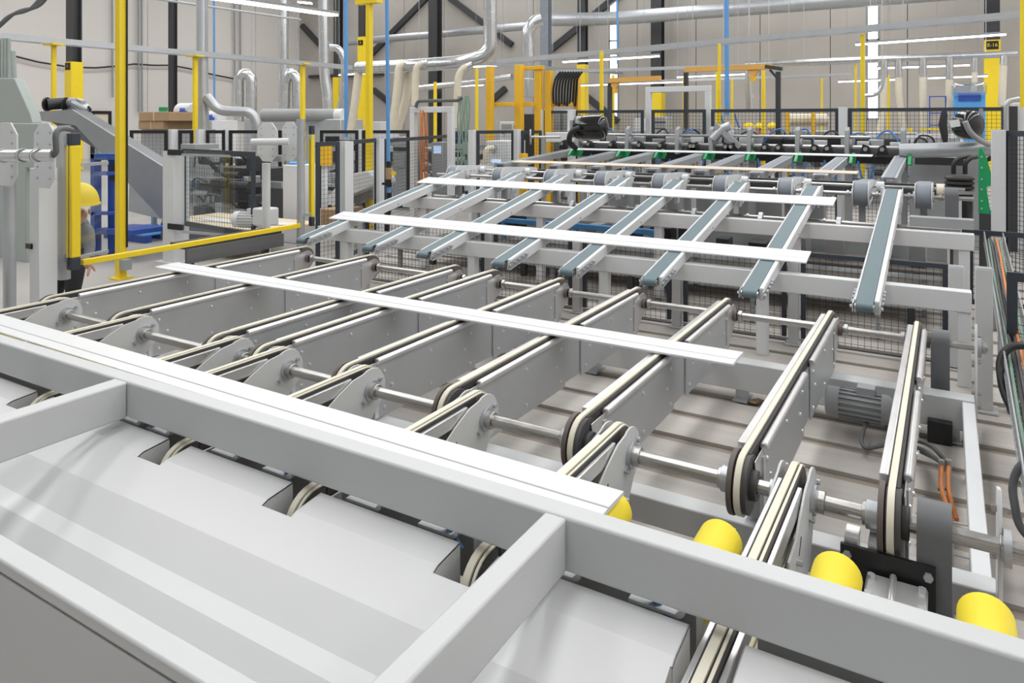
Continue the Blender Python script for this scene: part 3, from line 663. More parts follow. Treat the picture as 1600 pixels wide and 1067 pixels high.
def tray(p0, p1, w_, h_, label, hang=0, rung=True, m='galvanised'):
    p0, p1 = Vector(p0), Vector(p1); d = (p1-p0); L = d.length; d.normalize(); s_ = d.cross(Vector((0,0,1))).normalized()
    o = thing('cable_tray', (p0+p1)/2, label, 'cable tray')
    for s in (-1, 1): mkp('side', G().bar(p0+s_*s*w_/2, p1+s_*s*w_/2, .02, h_), m, o)
    n = int(L/.6)
    for k in range(n): q = p0+d*(k+.5)*L/n; mkp('rung', G().bar(q-s_*w_/2, q+s_*w_/2, .05, .02), m, o)
    if hang:
        for k in range(3):
            q = p0+d*L*(.2+.3*k); mkp('hanger', G().cyl(q, (q.x,q.y,HALL_TOP), .008, 6), m, o)
    return o
def lamp(p0, p1, label, w_=.07):
    p0, p1 = Vector(p0), Vector(p1); o = thing('strip_light', (p0+p1)/2, label, 'lamp', 'hanging strip lights')
    mkp('diffuser', G().bar(p0, p1, w_, .035), 'lamp_light', o)
    up = Vector((0,0,.045)); mkp('housing', G().bar(p0+up, p1+up, w_*1.1, .05), 'mid_grey', o)
    for k in (.15, .85):
        q = p0+(p1-p0)*k+up; mkp('cord', G().cyl(q, (q.x,q.y,HALL_TOP), .005, 6), 'mid_grey', o)
    return o
# ---- trays and overhead services
tray(atx(-40,53.5,-13), atx(545,105.5,-13), .22, .10, 'long galvanised cable tray sloping away along the white wall at upper left', hang=1)
tray(aty(780,97,14), aty(1640,19,14), .22, .10, 'long galvanised cable tray rising to the upper right in front of the concrete wall', hang=1)
tray(atx(690,94,-11.5), atx(975,115,-11.5), .25, .09, 'short galvanised tray above the yellow platform cables', hang=1)
tray(aty(870,112,22), aty(1345,97,22), .2, .09, 'farther galvanised tray below the concrete wall windows', hang=1)
tray(aty(1000,128,25), aty(1330,116,25), .18, .08, 'farthest thin tray low on the concrete wall', hang=1)
lamps = [((1337,70),(1572,54),20,'brightest long strip light at the upper right'), ((880,97),(1030,88),18,'strip light hanging in front of the tall middle window'), ((905,134),(1072,128),24,'low strip light behind the yellow platform'), ((1058,121),(1164,116),24,'short strip light above the grey portal frame'),
 ((1370,107),(1515,102),24,'strip light behind the row of cream hoses'), ((1310,128),(1402,124.5),26,'short strip light left of the cream hoses low down'), ((1450,122.5),(1543,119),26,'short strip light beside the blue cabinet'), ((530,117.5),(620,111),20,'strip light behind the tall yellow T post'), ((682,107.5),(806,101),20,'strip light running behind the big duct elbow'), ((682,136.5),(755,133),25,'lowest strip light left of the yellow platform')]
for (a, b, y_, lab) in lamps: lamp(aty(a[0],a[1],y_), aty(b[0],b[1],y_), lab)
pa = at(318,-5,11); pb = at(523,24,14.2); lamp(pa, pb, 'large near strip light at the top left', .16)
lamp(at(466,3.5,26), at(487,5.5,26), 'tiny distant lamp beside the near strip light', .2)
# ---- columns with yellow guards and their boards
def column(u0, u1, vy, t, label, m='dark_steel', yu=None, vb=None):
    c = at((u0+u1)/2, 100, t); h = px(u1-u0, t)/2; o = thing('hall_column', (c.x, c.y, 0), label, 'column')
    mkp('flange', G().box(c.x-h, c.x+h, c.y-h*.9, c.y-h*.75, 0, HALL_TOP-.05), m, o)
    mkp('flange', G().box(c.x-h, c.x+h, c.y+h*.75, c.y+h*.9, 0, HALL_TOP-.05), m, o)
    mkp('web', G().box(c.x-h*.15, c.x+h*.15, c.y-h*.74, c.y+h*.74, 0, HALL_TOP-.05), m, o)
    if vy is not None:
        z = at(u0, vy, t).z; q = h*1.08; y0, y1 = yu or (0, 0)
        gd = mkp('yellow_guard', G().box(c.x-q, c.x+q, c.y-q, c.y-h*.92, .02, z), 'yellow', o)
        mkp('yellow_guard', G().box(c.x-q, c.x-h*1.02, c.y-h*.9, c.y+q, .02, z), 'yellow', o)
        mkp('yellow_guard', G().box(c.x+h*1.02, c.x+q, c.y-h*.9, c.y+q, .02, z), 'yellow', o)
        return o, Vector((c.x, c.y-q-.004, z)), h
    return o, c, h
_, s1, h1 = column(107, 124, 97, 26, 'dark steel column with yellow guard at the left white wall')
column(265, 275, None, 30, 'slim dark steel column on the white wall left of the grey pipe')
column(523, 534, 121, 33, 'dark column with yellow guard behind the silver ducts')
_, s2, h2 = column(562, 574, 58, 29, 'dark column with tall yellow guard behind the yellow T post')
column(846, 860, None, 27, 'pale blue grey steel column behind the yellow platform', m='pulley_grey')
column(904, 917, 101, 29, 'dark column with wide yellow guard at the right of the yellow platform')
column(1019, 1036, 145, 28, 'dark column with low yellow guard behind the grey portal frame')
_, s3, h3 = column(1540, 1560, 63, 22.5, 'dark column with yellow guard and number board at the far right')
column(672, 688, None, 31, 'dark column in the concrete wall left of the big duct')
def sign(text, s_, h_, label, drop):
    o = thing('number_board', (s_.x, s_.y, s_.z-drop), label, 'sign')
    mkp('plate', G().box(s_.x-h_*.8, s_.x+h_*.8, s_.y-.012, s_.y, s_.z-drop, s_.z-drop+h_*1.3), 'ink', o)
    cu = bpy.data.curves.new('lettering', 'FONT'); cu.body = text; cu.size = h_*.75; cu.align_x = 'CENTER'; cu.align_y = 'CENTER'; cu.extrude = .002
    to = bpy.data.objects.new('lettering', cu); C.objects.link(to); dg = bpy.context.evaluated_depsgraph_get()
    me = bpy.data.meshes.new_from_object(to.evaluated_get(dg)); bpy.data.objects.remove(to)
    lo = bpy.data.objects.new('lettering', me); C.objects.link(lo); me.materials.clear(); me.materials.append(MATS['yellow'])
    lo.parent = o; lo.rotation_euler = (PI/2, 0, 0); lo.location = (0, -.018, h_*.65)
sign('E-16', s3, h3, 'black board reading E-16 on the far right yellow column guard', h3*1.5)
sign('E', s2, h2, 'small black board on the yellow guard behind the T post', h2*2.2)
sign('1', s1, h1, 'small black board on the yellow guard at the white wall', h1*1.5)
# diagonal braces on the concrete wall
for i, (a, b) in enumerate([((472,40),(500,70)), ((575,90),(668,-5)), ((700,-5),(800,70)), ((858,80),(975,-15)), ((583,140),(606,158)), ((765,160),(790,138)), ((915,150),(965,190))]):
    p, q = aty(a[0],a[1],27.855), aty(b[0],b[1],27.855)
    mk('brace', G().bar(p, q, .25, .2, (0,-1,0)), 'dark_steel', label=['dark diagonal brace at the corner beside the silver duct', 'dark diagonal brace right of the yellow T post', 'dark diagonal brace running behind the big vertical duct', 'dark diagonal brace above the yellow platform', 'short low diagonal brace behind the cream hoses', 'short diagonal brace inside the yellow platform', 'short low diagonal brace right of the yellow platform'][i], cat='brace', group='wall braces')
mk('wall_rail', G().box(-29, -24, 27.7, 27.96, aty(540,117,27.5).z-.08, aty(540,117,27.5).z+.08), 'dark_steel', label='dark horizontal wall rail behind the silver ducts', cat='rail')
# ---- ducts
pipe('air_duct', [at(316,-20,15), at(316,135,15), at(318,205,15)], .115, 'galvanised', 'straight grey extraction pipe standing left of centre', 'duct', rings=1.1)
pipe('air_duct', [at(323,150,14.9), at(340,173,14.9), at(392,175,14.9), at(401,190,14.9), at(401,235,14.9)], .10, 'galvanised', 'grey branch pipe curving off the straight extraction pipe', 'duct', br=.5)
pipe('air_duct', [at(443,-20,24), at(443,115,24), at(443,160,24)], .16, 'duct', 'shiny silver duct hanging behind the near strip light', 'duct', rings=1.2)
pipe('air_duct', [at(373,190,24), at(373,120,24), at(383,113,24), at(393,122,24), at(393,190,24)], .17, 'duct', 'silver inverted U duct standing at the white wall', 'duct', rings=.8, br=.6, hang=(.1,.9))
pipe('air_duct', [at(444,190,24), at(446,125,24), at(454,112,24), at(464,122,24), at(466,190,24)], .17, 'duct', 'second silver inverted U duct right of the first', 'duct', rings=.8, br=.6, hang=(.1,.9))
pipe('air_duct', [at(505,-20,21), at(507,120,21), at(512,150,21), at(513,205,21)], .15, 'duct', 'tall silver duct pair right of the strip light', 'duct', rings=1.0)
pipe('air_duct', [at(520,205,22), at(538,150,22), at(538,90,22), at(528,75,22), at(515,74,22)], .11, 'duct', 'thin silver duct bending behind the blue pipe', 'duct', br=.5, hang=(.1,.9))
pipe('air_duct', [at(766,-20,14), at(766,85,14), at(725,97,14), at(640,103,14.6), at(560,106,15.4)], .13, 'duct', 'big silver duct dropping from the roof and elbowing left', 'duct', rings=.9, br=.7, n=20)
pipe('air_duct', [aty(510,69,26), aty(830,40,26)], .17, 'galvanised', 'long grey pipe along the upper concrete wall', 'duct', rings=3, hang=(.1,.9))
pipe('air_duct', [aty(862,31,25.6), aty(960,29,25.6), aty(1630,-24,25.6)], .255, 'galvanised', 'wide grey pipe crossing the concrete wall at the top right', 'duct', rings=2.4, br=.6)
pipe('air_duct', [at(826,95,20), at(824,50,20), at(834,34,20), at(846,30,20)], .17, 'duct', 'silver elbow duct rising beside the pale steel column', 'duct', rings=.6, br=.5, hang=(.1,.9))
pipe('air_duct', [aty(1165,101,21), aty(1590,84,21)], .085, 'duct', 'slim silver manifold pipe carrying the right hand hoses', 'duct', rings=2, hang=(.1,.9))
pipe('air_duct', [aty(1345,150,20), aty(1368,149,20), aty(1378,137,20), aty(1382,108,20)], .05, 'duct', 'thin silver elbow pipe right of the yellow tray post', 'duct', br=.4, hang=(.1,.9))
pipe('air_duct', [at(1170,105,19), at(1170,140,19), at(1172,175,19)], .10, 'duct', 'silver drop pipe above the people in helmets', 'duct', rings=.6, br=.3, hang=(.1,.9))
pipe('air_duct', [aty(640,140,23), aty(800,120,23)], .12, 'duct', 'silver horizontal duct behind the yellow platform', 'duct', rings=1.5, hang=(.1,.9))
db = thing('duct_box', at(819,152,17), 'grey sheet metal duct box inside the yellow platform', 'duct')
mkp('casing', ubox(812,826,122,152,17,.5), 'galvanised', db, bevel=.02)
q = at(819,122,17); mkp('hanger', G().cyl((q.x,q.y+.2,q.z),(q.x,q.y+.2,HALL_TOP), .02, 8), 'galvanised', db)
hoses = [([(570,103),(561,108),(556,150),(548,205)],15.4,.085,'cream hose leftmost under the big silver duct'), ([(640,99),(624,103),(621,140),(613,205)],14.6,.085,'cream hose second under the big silver duct'), ([(645,101),(640,112),(634,160),(620,205)],14.9,.085,'cream hose third under the big silver duct with a slant'), ([(668,99),(651,102),(649,130),(648,165)],14.3,.07,'cream hose short and straight above the grey portal'), ([(738,101),(722,108),(716,120),(714,160),(711,200)],13.9,.07,'cream hose right of the grey portal with orange clamp'),
 ([(1382,105),(1381,150),(1380,180),(1374,207)],19,.085,'cream hose leftmost of the right hand row'), ([(1404,96),(1404,150),(1409,185),(1413,207)],18.6,.085,'cream hose kinked to the right in the right hand row'), ([(1442,94),(1442,150),(1445,212)],18.6,.085,'cream hose straight in the middle of the right hand row'), ([(1484,100),(1483,160),(1480,195),(1488,210)],17.5,.085,'cream hose bowed beside the dark green coat'), ([(1524,99),(1522,140),(1519,178)],17.5,.065,'thin cream hose in front of the blue cabinet'), ([(1569,88),(1567,120),(1565,165)],17,.08,'cream hose rightmost near the yellow edge post')]
for p, t, r, lab in hoses:
    if p[0][0] > 1300: t = 21/(CS+SN*(p[0][0]-800)/FPX); p = [(p[0][0], 186+(83-186)*1.0 if False else 101-(p[0][0]-1165)*.04)]+p[1:]
    o = pipe('flexible_hose', [at(u, v, t) for u, v in p], r, 'hose_cream', lab, 'hose', br=.6, group='cream extraction hoses')
    q = at(*p[0], t); q2 = at(*p[1], t)
    mkp('metal_collar', G().tube([q, q+(q2-q)*.5], r*1.06, 14), 'duct', o)
# ---- blue air pipes
for u, vb, t, r, lab in [(335,185,20,.028,'thin blue air pipe left of the grey pipe'), (541,214,16,.045,'thin blue air pipe left of the yellow T post'), (1136,180,16,.05,'blue air pipe right of the grey portal frame'), (965,100,22,.03,'thin blue air pipe in front of the tall window')]:
    pipe('air_pipe', [at(u-1,-40,t), at(u,vb,t)], r, 'blue_pipe', lab, 'pipe', group='blue air pipes')
ap = thing('air_pipe', at(607,330,10), 'thick blue air pipe with black valve and hose right of the T post', 'pipe')
mkp('tube', G().cyl(at(604,-40,10), at(607,252,10), .026, 16), 'blue_pipe', ap)
mkp('tube', G().cyl(at(607.5,292,10), at(608,301,10), .026, 16), 'blue_pipe', ap)
mkp('valve', G().cyl(at(607,252,10), at(607.5,262,10), .034, 14).cyl(at(607,280,10), at(607.5,292,10), .04, 14).bar(at(597,287,10), at(612,287,10), .05, .03), 'black', ap)
mkp('filter_body', G().cyl(at(607,262,10), at(607.5,280,10), .045, 14), 'cardboard', ap)
mkp('yellow_tag', G().bar(at(612,268,9.95), at(618,273,9.95), .004, .05), 'yellow', ap)
mkp('hose', G().tube(bend([at(608,301,10), at(609,322,10), at(606,335,10), at(604,370,10)], .2), .036, 10), 'black', ap)
# ---- yellow posts
yp = pole('guard_pole', 189, -40, None, 8.24, 12.5, 'yellow', 'tall yellow square pole standing nearest at the left')
mkp('cable_strip', G().box(*(lambda p: (p.x+.046, p.x+.062, p.y+.028, p.y+.044))(at(189,100,8.24)), .35, 4), 'black', yp)
mkp('socket_box', G().box(*(lambda p: (p.x+.05, p.x+.13, p.y-.05, p.y+.05))(at(189,100,8.24)), at(189,420,8.24).z, at(189,404,8.24).z), 'mid_grey', yp)
tp = pole('guard_pole', 577, 1, None, 11, 8.5, 'yellow', 'yellow T-topped pole behind the fence left of centre')
mkp('cross_head', G().box(at(549,4,11).x, at(602,4,11).x, at(577,4,11).y-.06, at(577,4,11).y+.06, at(577,6,11).z, at(577,-1,11).z), 'yellow', tp)
mkp('padding', G().cyl(at(579,340,11), at(579,290,11), .055, 14), 'yellow', tp)
for i, (u, vt, t) in enumerate([(84,71,12.39),(305,89,14.7),(473,101,17.17)]):
    o = pole('tray_post', u, vt, None, t, 6, 'yellow', ['leftmost yellow post under the left cable tray', 'middle yellow post under the left cable tray', 'rightmost yellow post under the left cable tray'][i], group='posts of the left cable tray')
    p = at(u, vt, t); mkp('head_plate', G().box(p.x-.16, p.x+.16, p.y-.1, p.y+.1, p.z, p.z+.03), 'yellow', o)
for u, vt, t, wp, lab in [(1348,53,12.7,6,'yellow tray post in front of the tall right window'), (1124,68,13.6,4,'thin yellow tray post beside the blue pipe with black cable'), (940,80,14.8,5,'yellow tray post right of the yellow platform'), (1337,98,20,3.2,'thin yellow post left of the tray post near the right window'), (958,117,20,3.5,'thin yellow post below the tall middle window'), (1069,120,21,3.5,'thin yellow post inside the grey portal opening'), (1284,122,21,3,'thin yellow post left of the beige drum'), (1388,117,20,4,'thin chequered yellow post among the cream hoses'), (1144,123,20,3,'thin yellow post behind the people'), (1193,110,18.5,5,'yellow crane post above the people'), (1121,112,20,4,'yellow post right of the portal frame'), (745,107,19,4,'thin yellow post between duct and yellow platform'), (680,128,22,4,'thin yellow post behind the grey portal at left')]:
    pole('tray_post', u, vt, None, t, wp, 'yellow', lab, group='far yellow posts')
pole('guard_pole', 1599, -40, 168, 9.5, 9, 'yellow', 'yellow round pole at the right edge above the grey cabinet', rnd=True)
# ---- yellow platform
T = 15
yf = thing('platform_frame', at(830,200,T), 'orange yellow steel platform frame holding black cables', 'frame')
for u0, u1, vt in [(758,768,103),(803,815,101),(834,845,103),(850,861,110),(896,904,112)]:
    mkp('post', ubox(u0,u1,vt,400,T,px(10,T)), 'orange_yellow', yf, bevel=.008)
for (u0, u1, v0, v1) in [(768,803,160,166),(815,834,160,166),(861,896,160,166),(815,850,103,109)]:
    mkp('beam', ubox(u0,u1,v0,v1,T+.02,.1), 'orange_yellow', yf, bevel=.006)
for i in range(9):
    u = 866+i*4.2; p = [at(u+10,112,T-.1-.02*i), at(u+2,122,T-.1-.02*i), at(u-2+i*.4,140,T-.1), at(u-1,162+(i%3)*2,T-.05)]
    mk('power_cable', G().tube(bend(p, .25), .024, 8), 'black', label='black cable drooping inside the yellow platform, %s from the left' % ORD[i], cat='cable', group='black cables in the yellow platform')
# ---- crane beams
for a, b, lab in [((1072,109),(1205,104),'orange crane beam with hook above the people'), ((953,126),(1032,122),'lower orange crane beam right of the platform')]:
    o = thing('crane_beam', aty(a[0],a[1],18), lab, 'crane', 'orange crane beams')
    p, q = aty(a[0],a[1],18), aty(b[0],b[1],18)
    mkp('girder', G().bar(p, q, .16, .12), 'crane_orange', o)
    r_ = p+(q-p)*(.8 if a[0] > 1000 else .1); dn = Vector((0,0,-1))
    mkp('trolley', G().prism([(r_.x-.14, r_.z-.06), (r_.x+.14, r_.z-.06), (r_.x+.04, r_.z-.22), (r_.x-.04, r_.z-.22)], 'y', r_.y-.05, r_.y+.05), 'crane_orange', o)
    mkp('hook', G().cyl(r_+dn*.22, r_+dn*.34, .07, 12), 'orange_yellow', o)
    mkp('column', G().box(p.x-.05, p.x+.05, p.y-.05, p.y+.05, 0, p.z-.07), 'dark_steel', o)
o = thing('crane_beam', aty(1200,103,17), 'black crane arm head at the right end of the orange crane', 'crane')
p = aty(1216,112,17); mkp('post', G().box(p.x-.05,p.x+.05,p.y-.05,p.y+.05,0,p.z), 'dark_steel', o); mkp('arm', G().bar(aty(1196,104,17), aty(1222,108,17), .14, .08), 'dark_steel', o); mkp('strut', G().bar(aty(1203,109,17), aty(1216,124,17), .05, .05), 'dark_steel', o)
# ---- grey portal frames
def portal(u0, u1, vt, t, wpx, label):
    o = thing('steel_portal', at((u0+u1)/2, vt, t)*Vector((1,1,0)).length if False else Vector((at((u0+u1)/2,vt,t).x, at((u0+u1)/2,vt,t).y, 0)), label, 'frame')
    w_ = px(wpx, t); a, b = aty(u0, vt, at(u0,vt,t).y), aty(u1, vt, at(u0,vt,t).y)
    mkp('post', G().box(a.x,a.x+w_,a.y,a.y+w_,0,a.z-w_), 'white_paint', o, bevel=.006); mkp('post', G().box(b.x-w_,b.x,a.y,a.y+w_,0,a.z-w_), 'white_paint', o, bevel=.006)
    mkp('lintel', G().box(a.x,b.x,a.y,a.y+w_,a.z-w_,a.z), 'white_paint', o, bevel=.006)
portal(1008, 1110, 136, 14.1, 8.5, 'white grey portal frame in the back fence near the middle')
portal(640, 706, 167, 12.5, 9, 'grey portal frame with cables behind the left fence')
# ================================================================ BACK FENCE AND ROLLER MACHINE
BY = 13.3
def back_fence(us, labs, y_, zt, m='fence_navy'):
    for i in range(len(us)-1):
        a, b = aty(us[i][1], 180, y_), aty(us[i+1][0], 180, y_)
        fence_panel((a.x, y_), (b.x, y_), .02, zt, labs[i], group='tall back fence panels', step=.06, fw=.055, wr=.0025)
back_fence([(0,850),(893,898),(1006,1018),(1103,1111),(1311,1325),(1572,0)], ['back fence panel at the left beside the yellow platform', 'back fence panel behind the black cylinder tank', 'back fence panel inside the grey portal frame', 'wide back fence panel in front of the people', 'wide back fence panel in front of the cream hoses'], BY, 1.98)
for u, lab in ((895.5,'grey back fence post left of the black cylinder tank'), (1318,'grey back fence post between the people and the cream hoses'), (846,'grey back fence post beside the hand wheel')):
    q = aty(u, 180, BY); post(q.x, BY-.06, 2.0, .13, lab, m='white_paint', group='posts of the back fence')
# the roller machine
M = thing('roller_machine', (-4, 12.2, 0), 'long black and steel roller machine crossing behind the conveyors', 'machine')
xa, xb = aty(905, 225, 12).x, aty(1420, 225, 12).x
zt = aty(1100, 226, 12).z
mkp('main_beam', G().box(xa, xb, 12.10, 12.28, zt-.12, zt+.02), 'dark_belt', M, bevel=.008)
mkp('black_skirt', G().box(xa, xb, 12.02, 12.09, zt-.24, zt-.135), 'black', M)
mkp('rear_rail', G().box(xa, xb, 12.30, 12.36, zt-.10, zt+.12), 'dark_steel', M)
mkp('top_bar', G().cyl((xa, 12.0, zt+.15), (xb-.5, 12.0, zt+.15), .022, 12), 'steel', M)
mkp('lower_bar', G().cyl((xa, 11.98, zt+.0), (xb, 11.98, zt+.0), .03, 12), 'steel', M)
us = [905, 982, 1060, 1113, 1172, 1247, 1324, 1411]
for k, u in enumerate(us):
    x = aty(u, 225, 12).x
    h = mkp('head_plate', G().prism([(11.9,zt-.16),(12.1,zt-.16),(12.1,zt+.25),(12.02,zt+.30),(11.94,zt+.25),(11.9,zt+.1)], 'x', x-.03, x+.03), 'mid_grey', M)
    mkp('hub', G().cyl((x+.03,12.0,zt+.05),(x+.07,12.0,zt+.05), .08, 14), 'mid_grey', h)
    for s in (-1, 1):
        cl_ = mkp('clamp', G().prism([(x+s*.18,zt-.10),(x+s*.34,zt-.10),(x+s*.30,zt+.02),(x+s*.22,zt+.05)], 'y', 11.86, 11.94), 'black', M)
        mkp('clamp_roller', G().cyl((x+s*.26,11.80,zt-.02),(x+s*.26,11.859,zt-.02), .03, 12), 'steel', cl_)
    mkp('foot', G().box(x-.05,x+.05,12.12,12.22,0,zt-.125), 'mid_grey', M)
cr = aty(1128, 205, 11.95)
mkp('carriage', G().tube([cr+Vector((-.14,0,-.13)), cr+Vector((.03,0,.05)), cr+Vector((.14,0,.09))], .075, 12), 'galvanised', M)
mkp('carriage_arm', G().bar(cr+Vector((-.1,-.02,.1)), cr+Vector((.3,-.02,-.25)), .08, .08), 'mid_grey', M)
# small gadgets and blue hoses along the machine
for k in range(22):
    u = 915+k*23+random.uniform(-6,6); p = aty(u, 214, 12.35)
    z0 = zt+.02
    g = G().box(p.x-.10, p.x+.10, 12.14, 12.26, z0, z0+random.uniform(.05,.14))
    mkp('valve_block', g, random.choice(['galvanised','mid_grey','white_paint','black']), M, bevel=.01)
hk = 0
for k in range(12):
    u = 880+k*44; p = aty(u, 216, 12.0); w_ = random.uniform(.25,.5)
    pts = [(p.x, 12.3, zt+.05), (p.x+w_*.2, 12.32, zt+.2), (p.x+w_*.6, 12.34, zt+random.uniform(.18,.30)), (p.x+w_, 12.3, zt+.08)]
    mk('air_hose', G().tube(bend(pts, .2), .014, 8), 'blue_hose' if k % 3 else 'black', label='thin looped air hose on top of the roller machine, %s from the left' % ORD[k], cat='hose', group='hoses on the roller machine')
for k in range(9):
    u = 925+k*52; p = aty(u, 250, 12.0)
    pts = [(p.x, 11.95, zt-.2), (p.x+.05, 11.93, zt-.45), (p.x+.14, 11.93, zt-.55), (p.x+.22, 11.95, zt-.25)]
    mk('air_hose', G().tube(bend(pts, .15), .016, 8), 'blue_hose', label='blue hose loop hanging below the roller machine, %s from the left' % ORD[k], cat='hose', group='hose loops below the roller machine')
mk('machine_bench', G().box(xa, xb-1.2, 12.45, 12.75, 0, .75), 'mid_grey', bevel=.01, label='grey machine base behind the roller machine', cat='machine')
# black tanks
def tank(c, ax, L, r, label):
    c = Vector(c); ax = Vector(ax).normalized(); o = thing('pressure_tank', c-Vector((0,0,r)), label, 'tank')
    n = 8; pts = []; rr = []
    for i in range(n+1): a = PI/2*i/n; pts.append(c-ax*(L/2+r*.55*math.cos(a))); rr.append(max(.005, r*math.sin(a)))
    for i in range(n+1): a = PI/2*i/n; pts.append(c+ax*(L/2+r*.55*math.sin(a))); rr.append(max(.005, r*math.cos(a)))
    mkp('shell', G().tube(pts, rr, 24), 'tank_black', o)
    mkp('weld_band', G().cyl(c-ax*L*.3, c-ax*L*.27, r*1.01, 24), 'dark_steel', o)
    return o
t1 = tank(at(922,199,11.9), (1,.1,0), .38, .20, 'black glossy cylinder tank on the left of the roller machine')
mkp('bracket', G().bar(at(895,215,11.9), at(895,188,11.9), .05, .12), 'mid_grey', t1)
mkp('outlet_hose', G().tube(bend([at(905,200,11.7), at(892,205,11.7), at(888,222,11.7), at(900,232,11.8)], .15), .045, 10), 'black', t1)
t2 = tank(at(1512,195,9.6), (.75,-.66,0), .12, .185, 'black glossy round tank with a white sticker at the right')
mkp('mount_plate', G().obox(at(1533,200,9.7), (.02,0,0), (0,.06,0), (0,0,.26)), 'mid_grey', t2)
mkp('sticker', G().obox(at(1496,194,9.6)+Vector((-.03,-.21,.01)), (.055,.0,.01), (0,.002,0), (-.01,0,.045)), 'white_paint', t2)
mkp('elbow_hose', G().tube(bend([at(1508,190,9.35), at(1514,205,9.35), at(1528,218,9.4), at(1545,226,9.5)], .2), .035, 10), 'mid_grey', t2)
# right hand housing with black drum and green bracket
hs = thing('machine_housing', at(1480,300,10.2)*1, 'grey machine housing behind the black drum at the right', 'machine'); hs.location.z = 0; ORG[hs.name] = Vector(hs.location)
mkp('panel', ubox(1428,1530,246,420,10.2,.6), 'mid_grey', hs, bevel=.01)
mkp('round_beam', G().cyl(at(1405,236,10.1), at(1555,232,9.6), .10, 20), 'galvanised', hs)
mkp('side_hatch', ubox(1434,1500,246,258,10.15,.02), 'dark_steel', hs)
dm = thing('black_drum', at(1500,320,9.0), 'black ribbed rubber drum with two hoses beside the green bracket', 'drum')
for k in range(3): mkp('bellows', G().tube([at(1499,275+k*7,9.0), at(1499,277+k*7,9.0), at(1499,280+k*7,9.0), at(1499,282+k*7,9.0)], [.13,.16,.16,.13], 24), 'rubber', dm)
mkp('flange', G().cyl(at(1499,297,9.0), at(1499,302,9.0), .165, 24), 'mid_grey', dm)
mkp('body', G().cyl(at(1499,302,9.0), at(1499,345,9.0), .145, 24), 'black', dm)
for k, du in enumerate((0, 18)):
    mkp('hose', G().tube(bend([at(1490+du,272,9.0), at(1490+du,255,9.0), at(1498+du,247,9.0), at(1514+du,244,9.1)], .12), .028, 10), 'black', dm)
mkp('stand', G().box(at(1499,300,9).x-.1, at(1499,300,9).x+.1, at(1499,300,9).y-.1, at(1499,300,9).y+.1, 0, at(1499,345,9).z), 'dark_steel', dm)
gbk = thing('green_bracket', at(1540,334,8.6), 'bright green steel bracket with bolt holes at the right', 'bracket')
a = at(1538,0,8.6)
def gp(u, v): q = at(u, v, 8.6); return (q.x, q.z)
mkp('plate', G().prism([gp(1529,334), gp(1529,232), gp(1535,231), gp(1541,245), gp(1548,268), gp(1549,290), gp(1541,292), gp(1548,334)], 'y', a.y, a.y+.05), 'green_paint', gbk, bevel=.004)
b = G()
for v in (245, 262, 280, 296, 314, 326): q = at(1534, v, 8.6); b.cyl((q.x, a.y-.01, q.z), (q.x, a.y, q.z), .012, 8)
mkp('bolts', b, 'galvanised', gbk, kind='stuff')
mkp('foot', G().box(a.x-.05, a.x+.09, a.y, a.y+.06, 0, at(1538,334,8.6).z), 'dark_steel', gbk)
mk('drive_loop', G().ring(*[[(lambda q: (q.x, q.z))(at(1548+rr*math.cos(k/24*2*PI), 290+3.1*rr*math.sin(k/24*2*PI), 8.8)) for k in range(24)] for rr in (15, 12.5)], 'y', at(1548,290,8.8).y, at(1548,290,8.8).y+.06), 'black', label='black hose loop around the green bracket', cat='hose')
# right side tall fence and cabinet
for u, vt, vb, lab in ((1560, 203, 350, 'tall grey post behind the green bracket at the right edge'), ):
    q = at(u, vt, 8.0); post(q.x, q.y, q.z, .13, lab, m='white_paint')
q0, q1 = at(1570,204,8.0), at(1700,204,7.0)
fence_panel((q0.x,q0.y), (q1.x,q1.y), .1, q0.z, 'tall dark mesh fence panel at the right edge', step=.05, fw=.06, wr=.0022)
cab = thing('grey_cabinet', at(1596,200,9.8)*1, 'light grey machine cabinet at the right edge below the yellow pole', 'cabinet'); cab.location.z = 0; ORG[cab.name] = Vector(cab.location)
mkp('body', ubox(1590,1650,160,400,9.8,.6), 'white_paint', cab, bevel=.01)
mkp('dark_side', ubox(1578,1589,166,400,9.9,.5), 'dark_steel', cab)
mkp('tube_frame', G().tube(bend([at(1572,230,9.7), at(1572,158,9.7), at(1592,154,9.7)], .15), .03, 10), 'galvanised', cab)
# low right fence: posts, dark frame, rail and cable basket
post(*atz(1494,575,0)[:2], .73, .095, 'short wide grey post beside the far drive strap at the right')
q = atz(1537,640,0); post(q.x, q.y, .87, .092, 'grey fence post at the right just beyond the bearing plates')
fence_panel((.31, 5.36), (1.6, 5.36), .02, .86, 'low dark framed fence panel at the right edge beside the cable basket', step=.05, fw=.055)
fence_panel((.16, 7.9), (1.5, 7.9), .10, .78, 'dark framed low fence below the green bracket', step=.05, fw=.045)
cbk = thing('cable_basket', (.55, 4.6, 0), 'wire cable basket full of coloured cables along the right edge', 'cable tray')
def bp(s, a): return Vector((.265+.14*a+.02*s, 3.2+s*4.6, .22+.46*s))
g = G()
for a in (0, .25, .5, .75, 1): g.tube([bp(0, a), bp(1, a)], .005, 6)
for k in range(70):
    s = k/69; g.tube([bp(s, 0)+Vector((0,0,.10)), bp(s, 0), bp(s, 1), bp(s, 1)+Vector((0,0,.10))], .0045, 5)
for a in (0, 1): g.tube([bp(0, a)+Vector((0,0,.10)), bp(1, a)+Vector((0,0,.10))], .005, 6)
mkp('wires', g, 'galvanised', cbk, kind='stuff')
for k in range(5): p = bp(k/4.0*.9+.03, .5); mkp('leg', G().box(p.x-.03, p.x+.03, p.y-.03, p.y+.03, 0, p.z-.005), 'mid_grey', cbk)
cols = ['cable_grey','green_hose','black','black','cable_grey','orange_cable','black','green_hose']
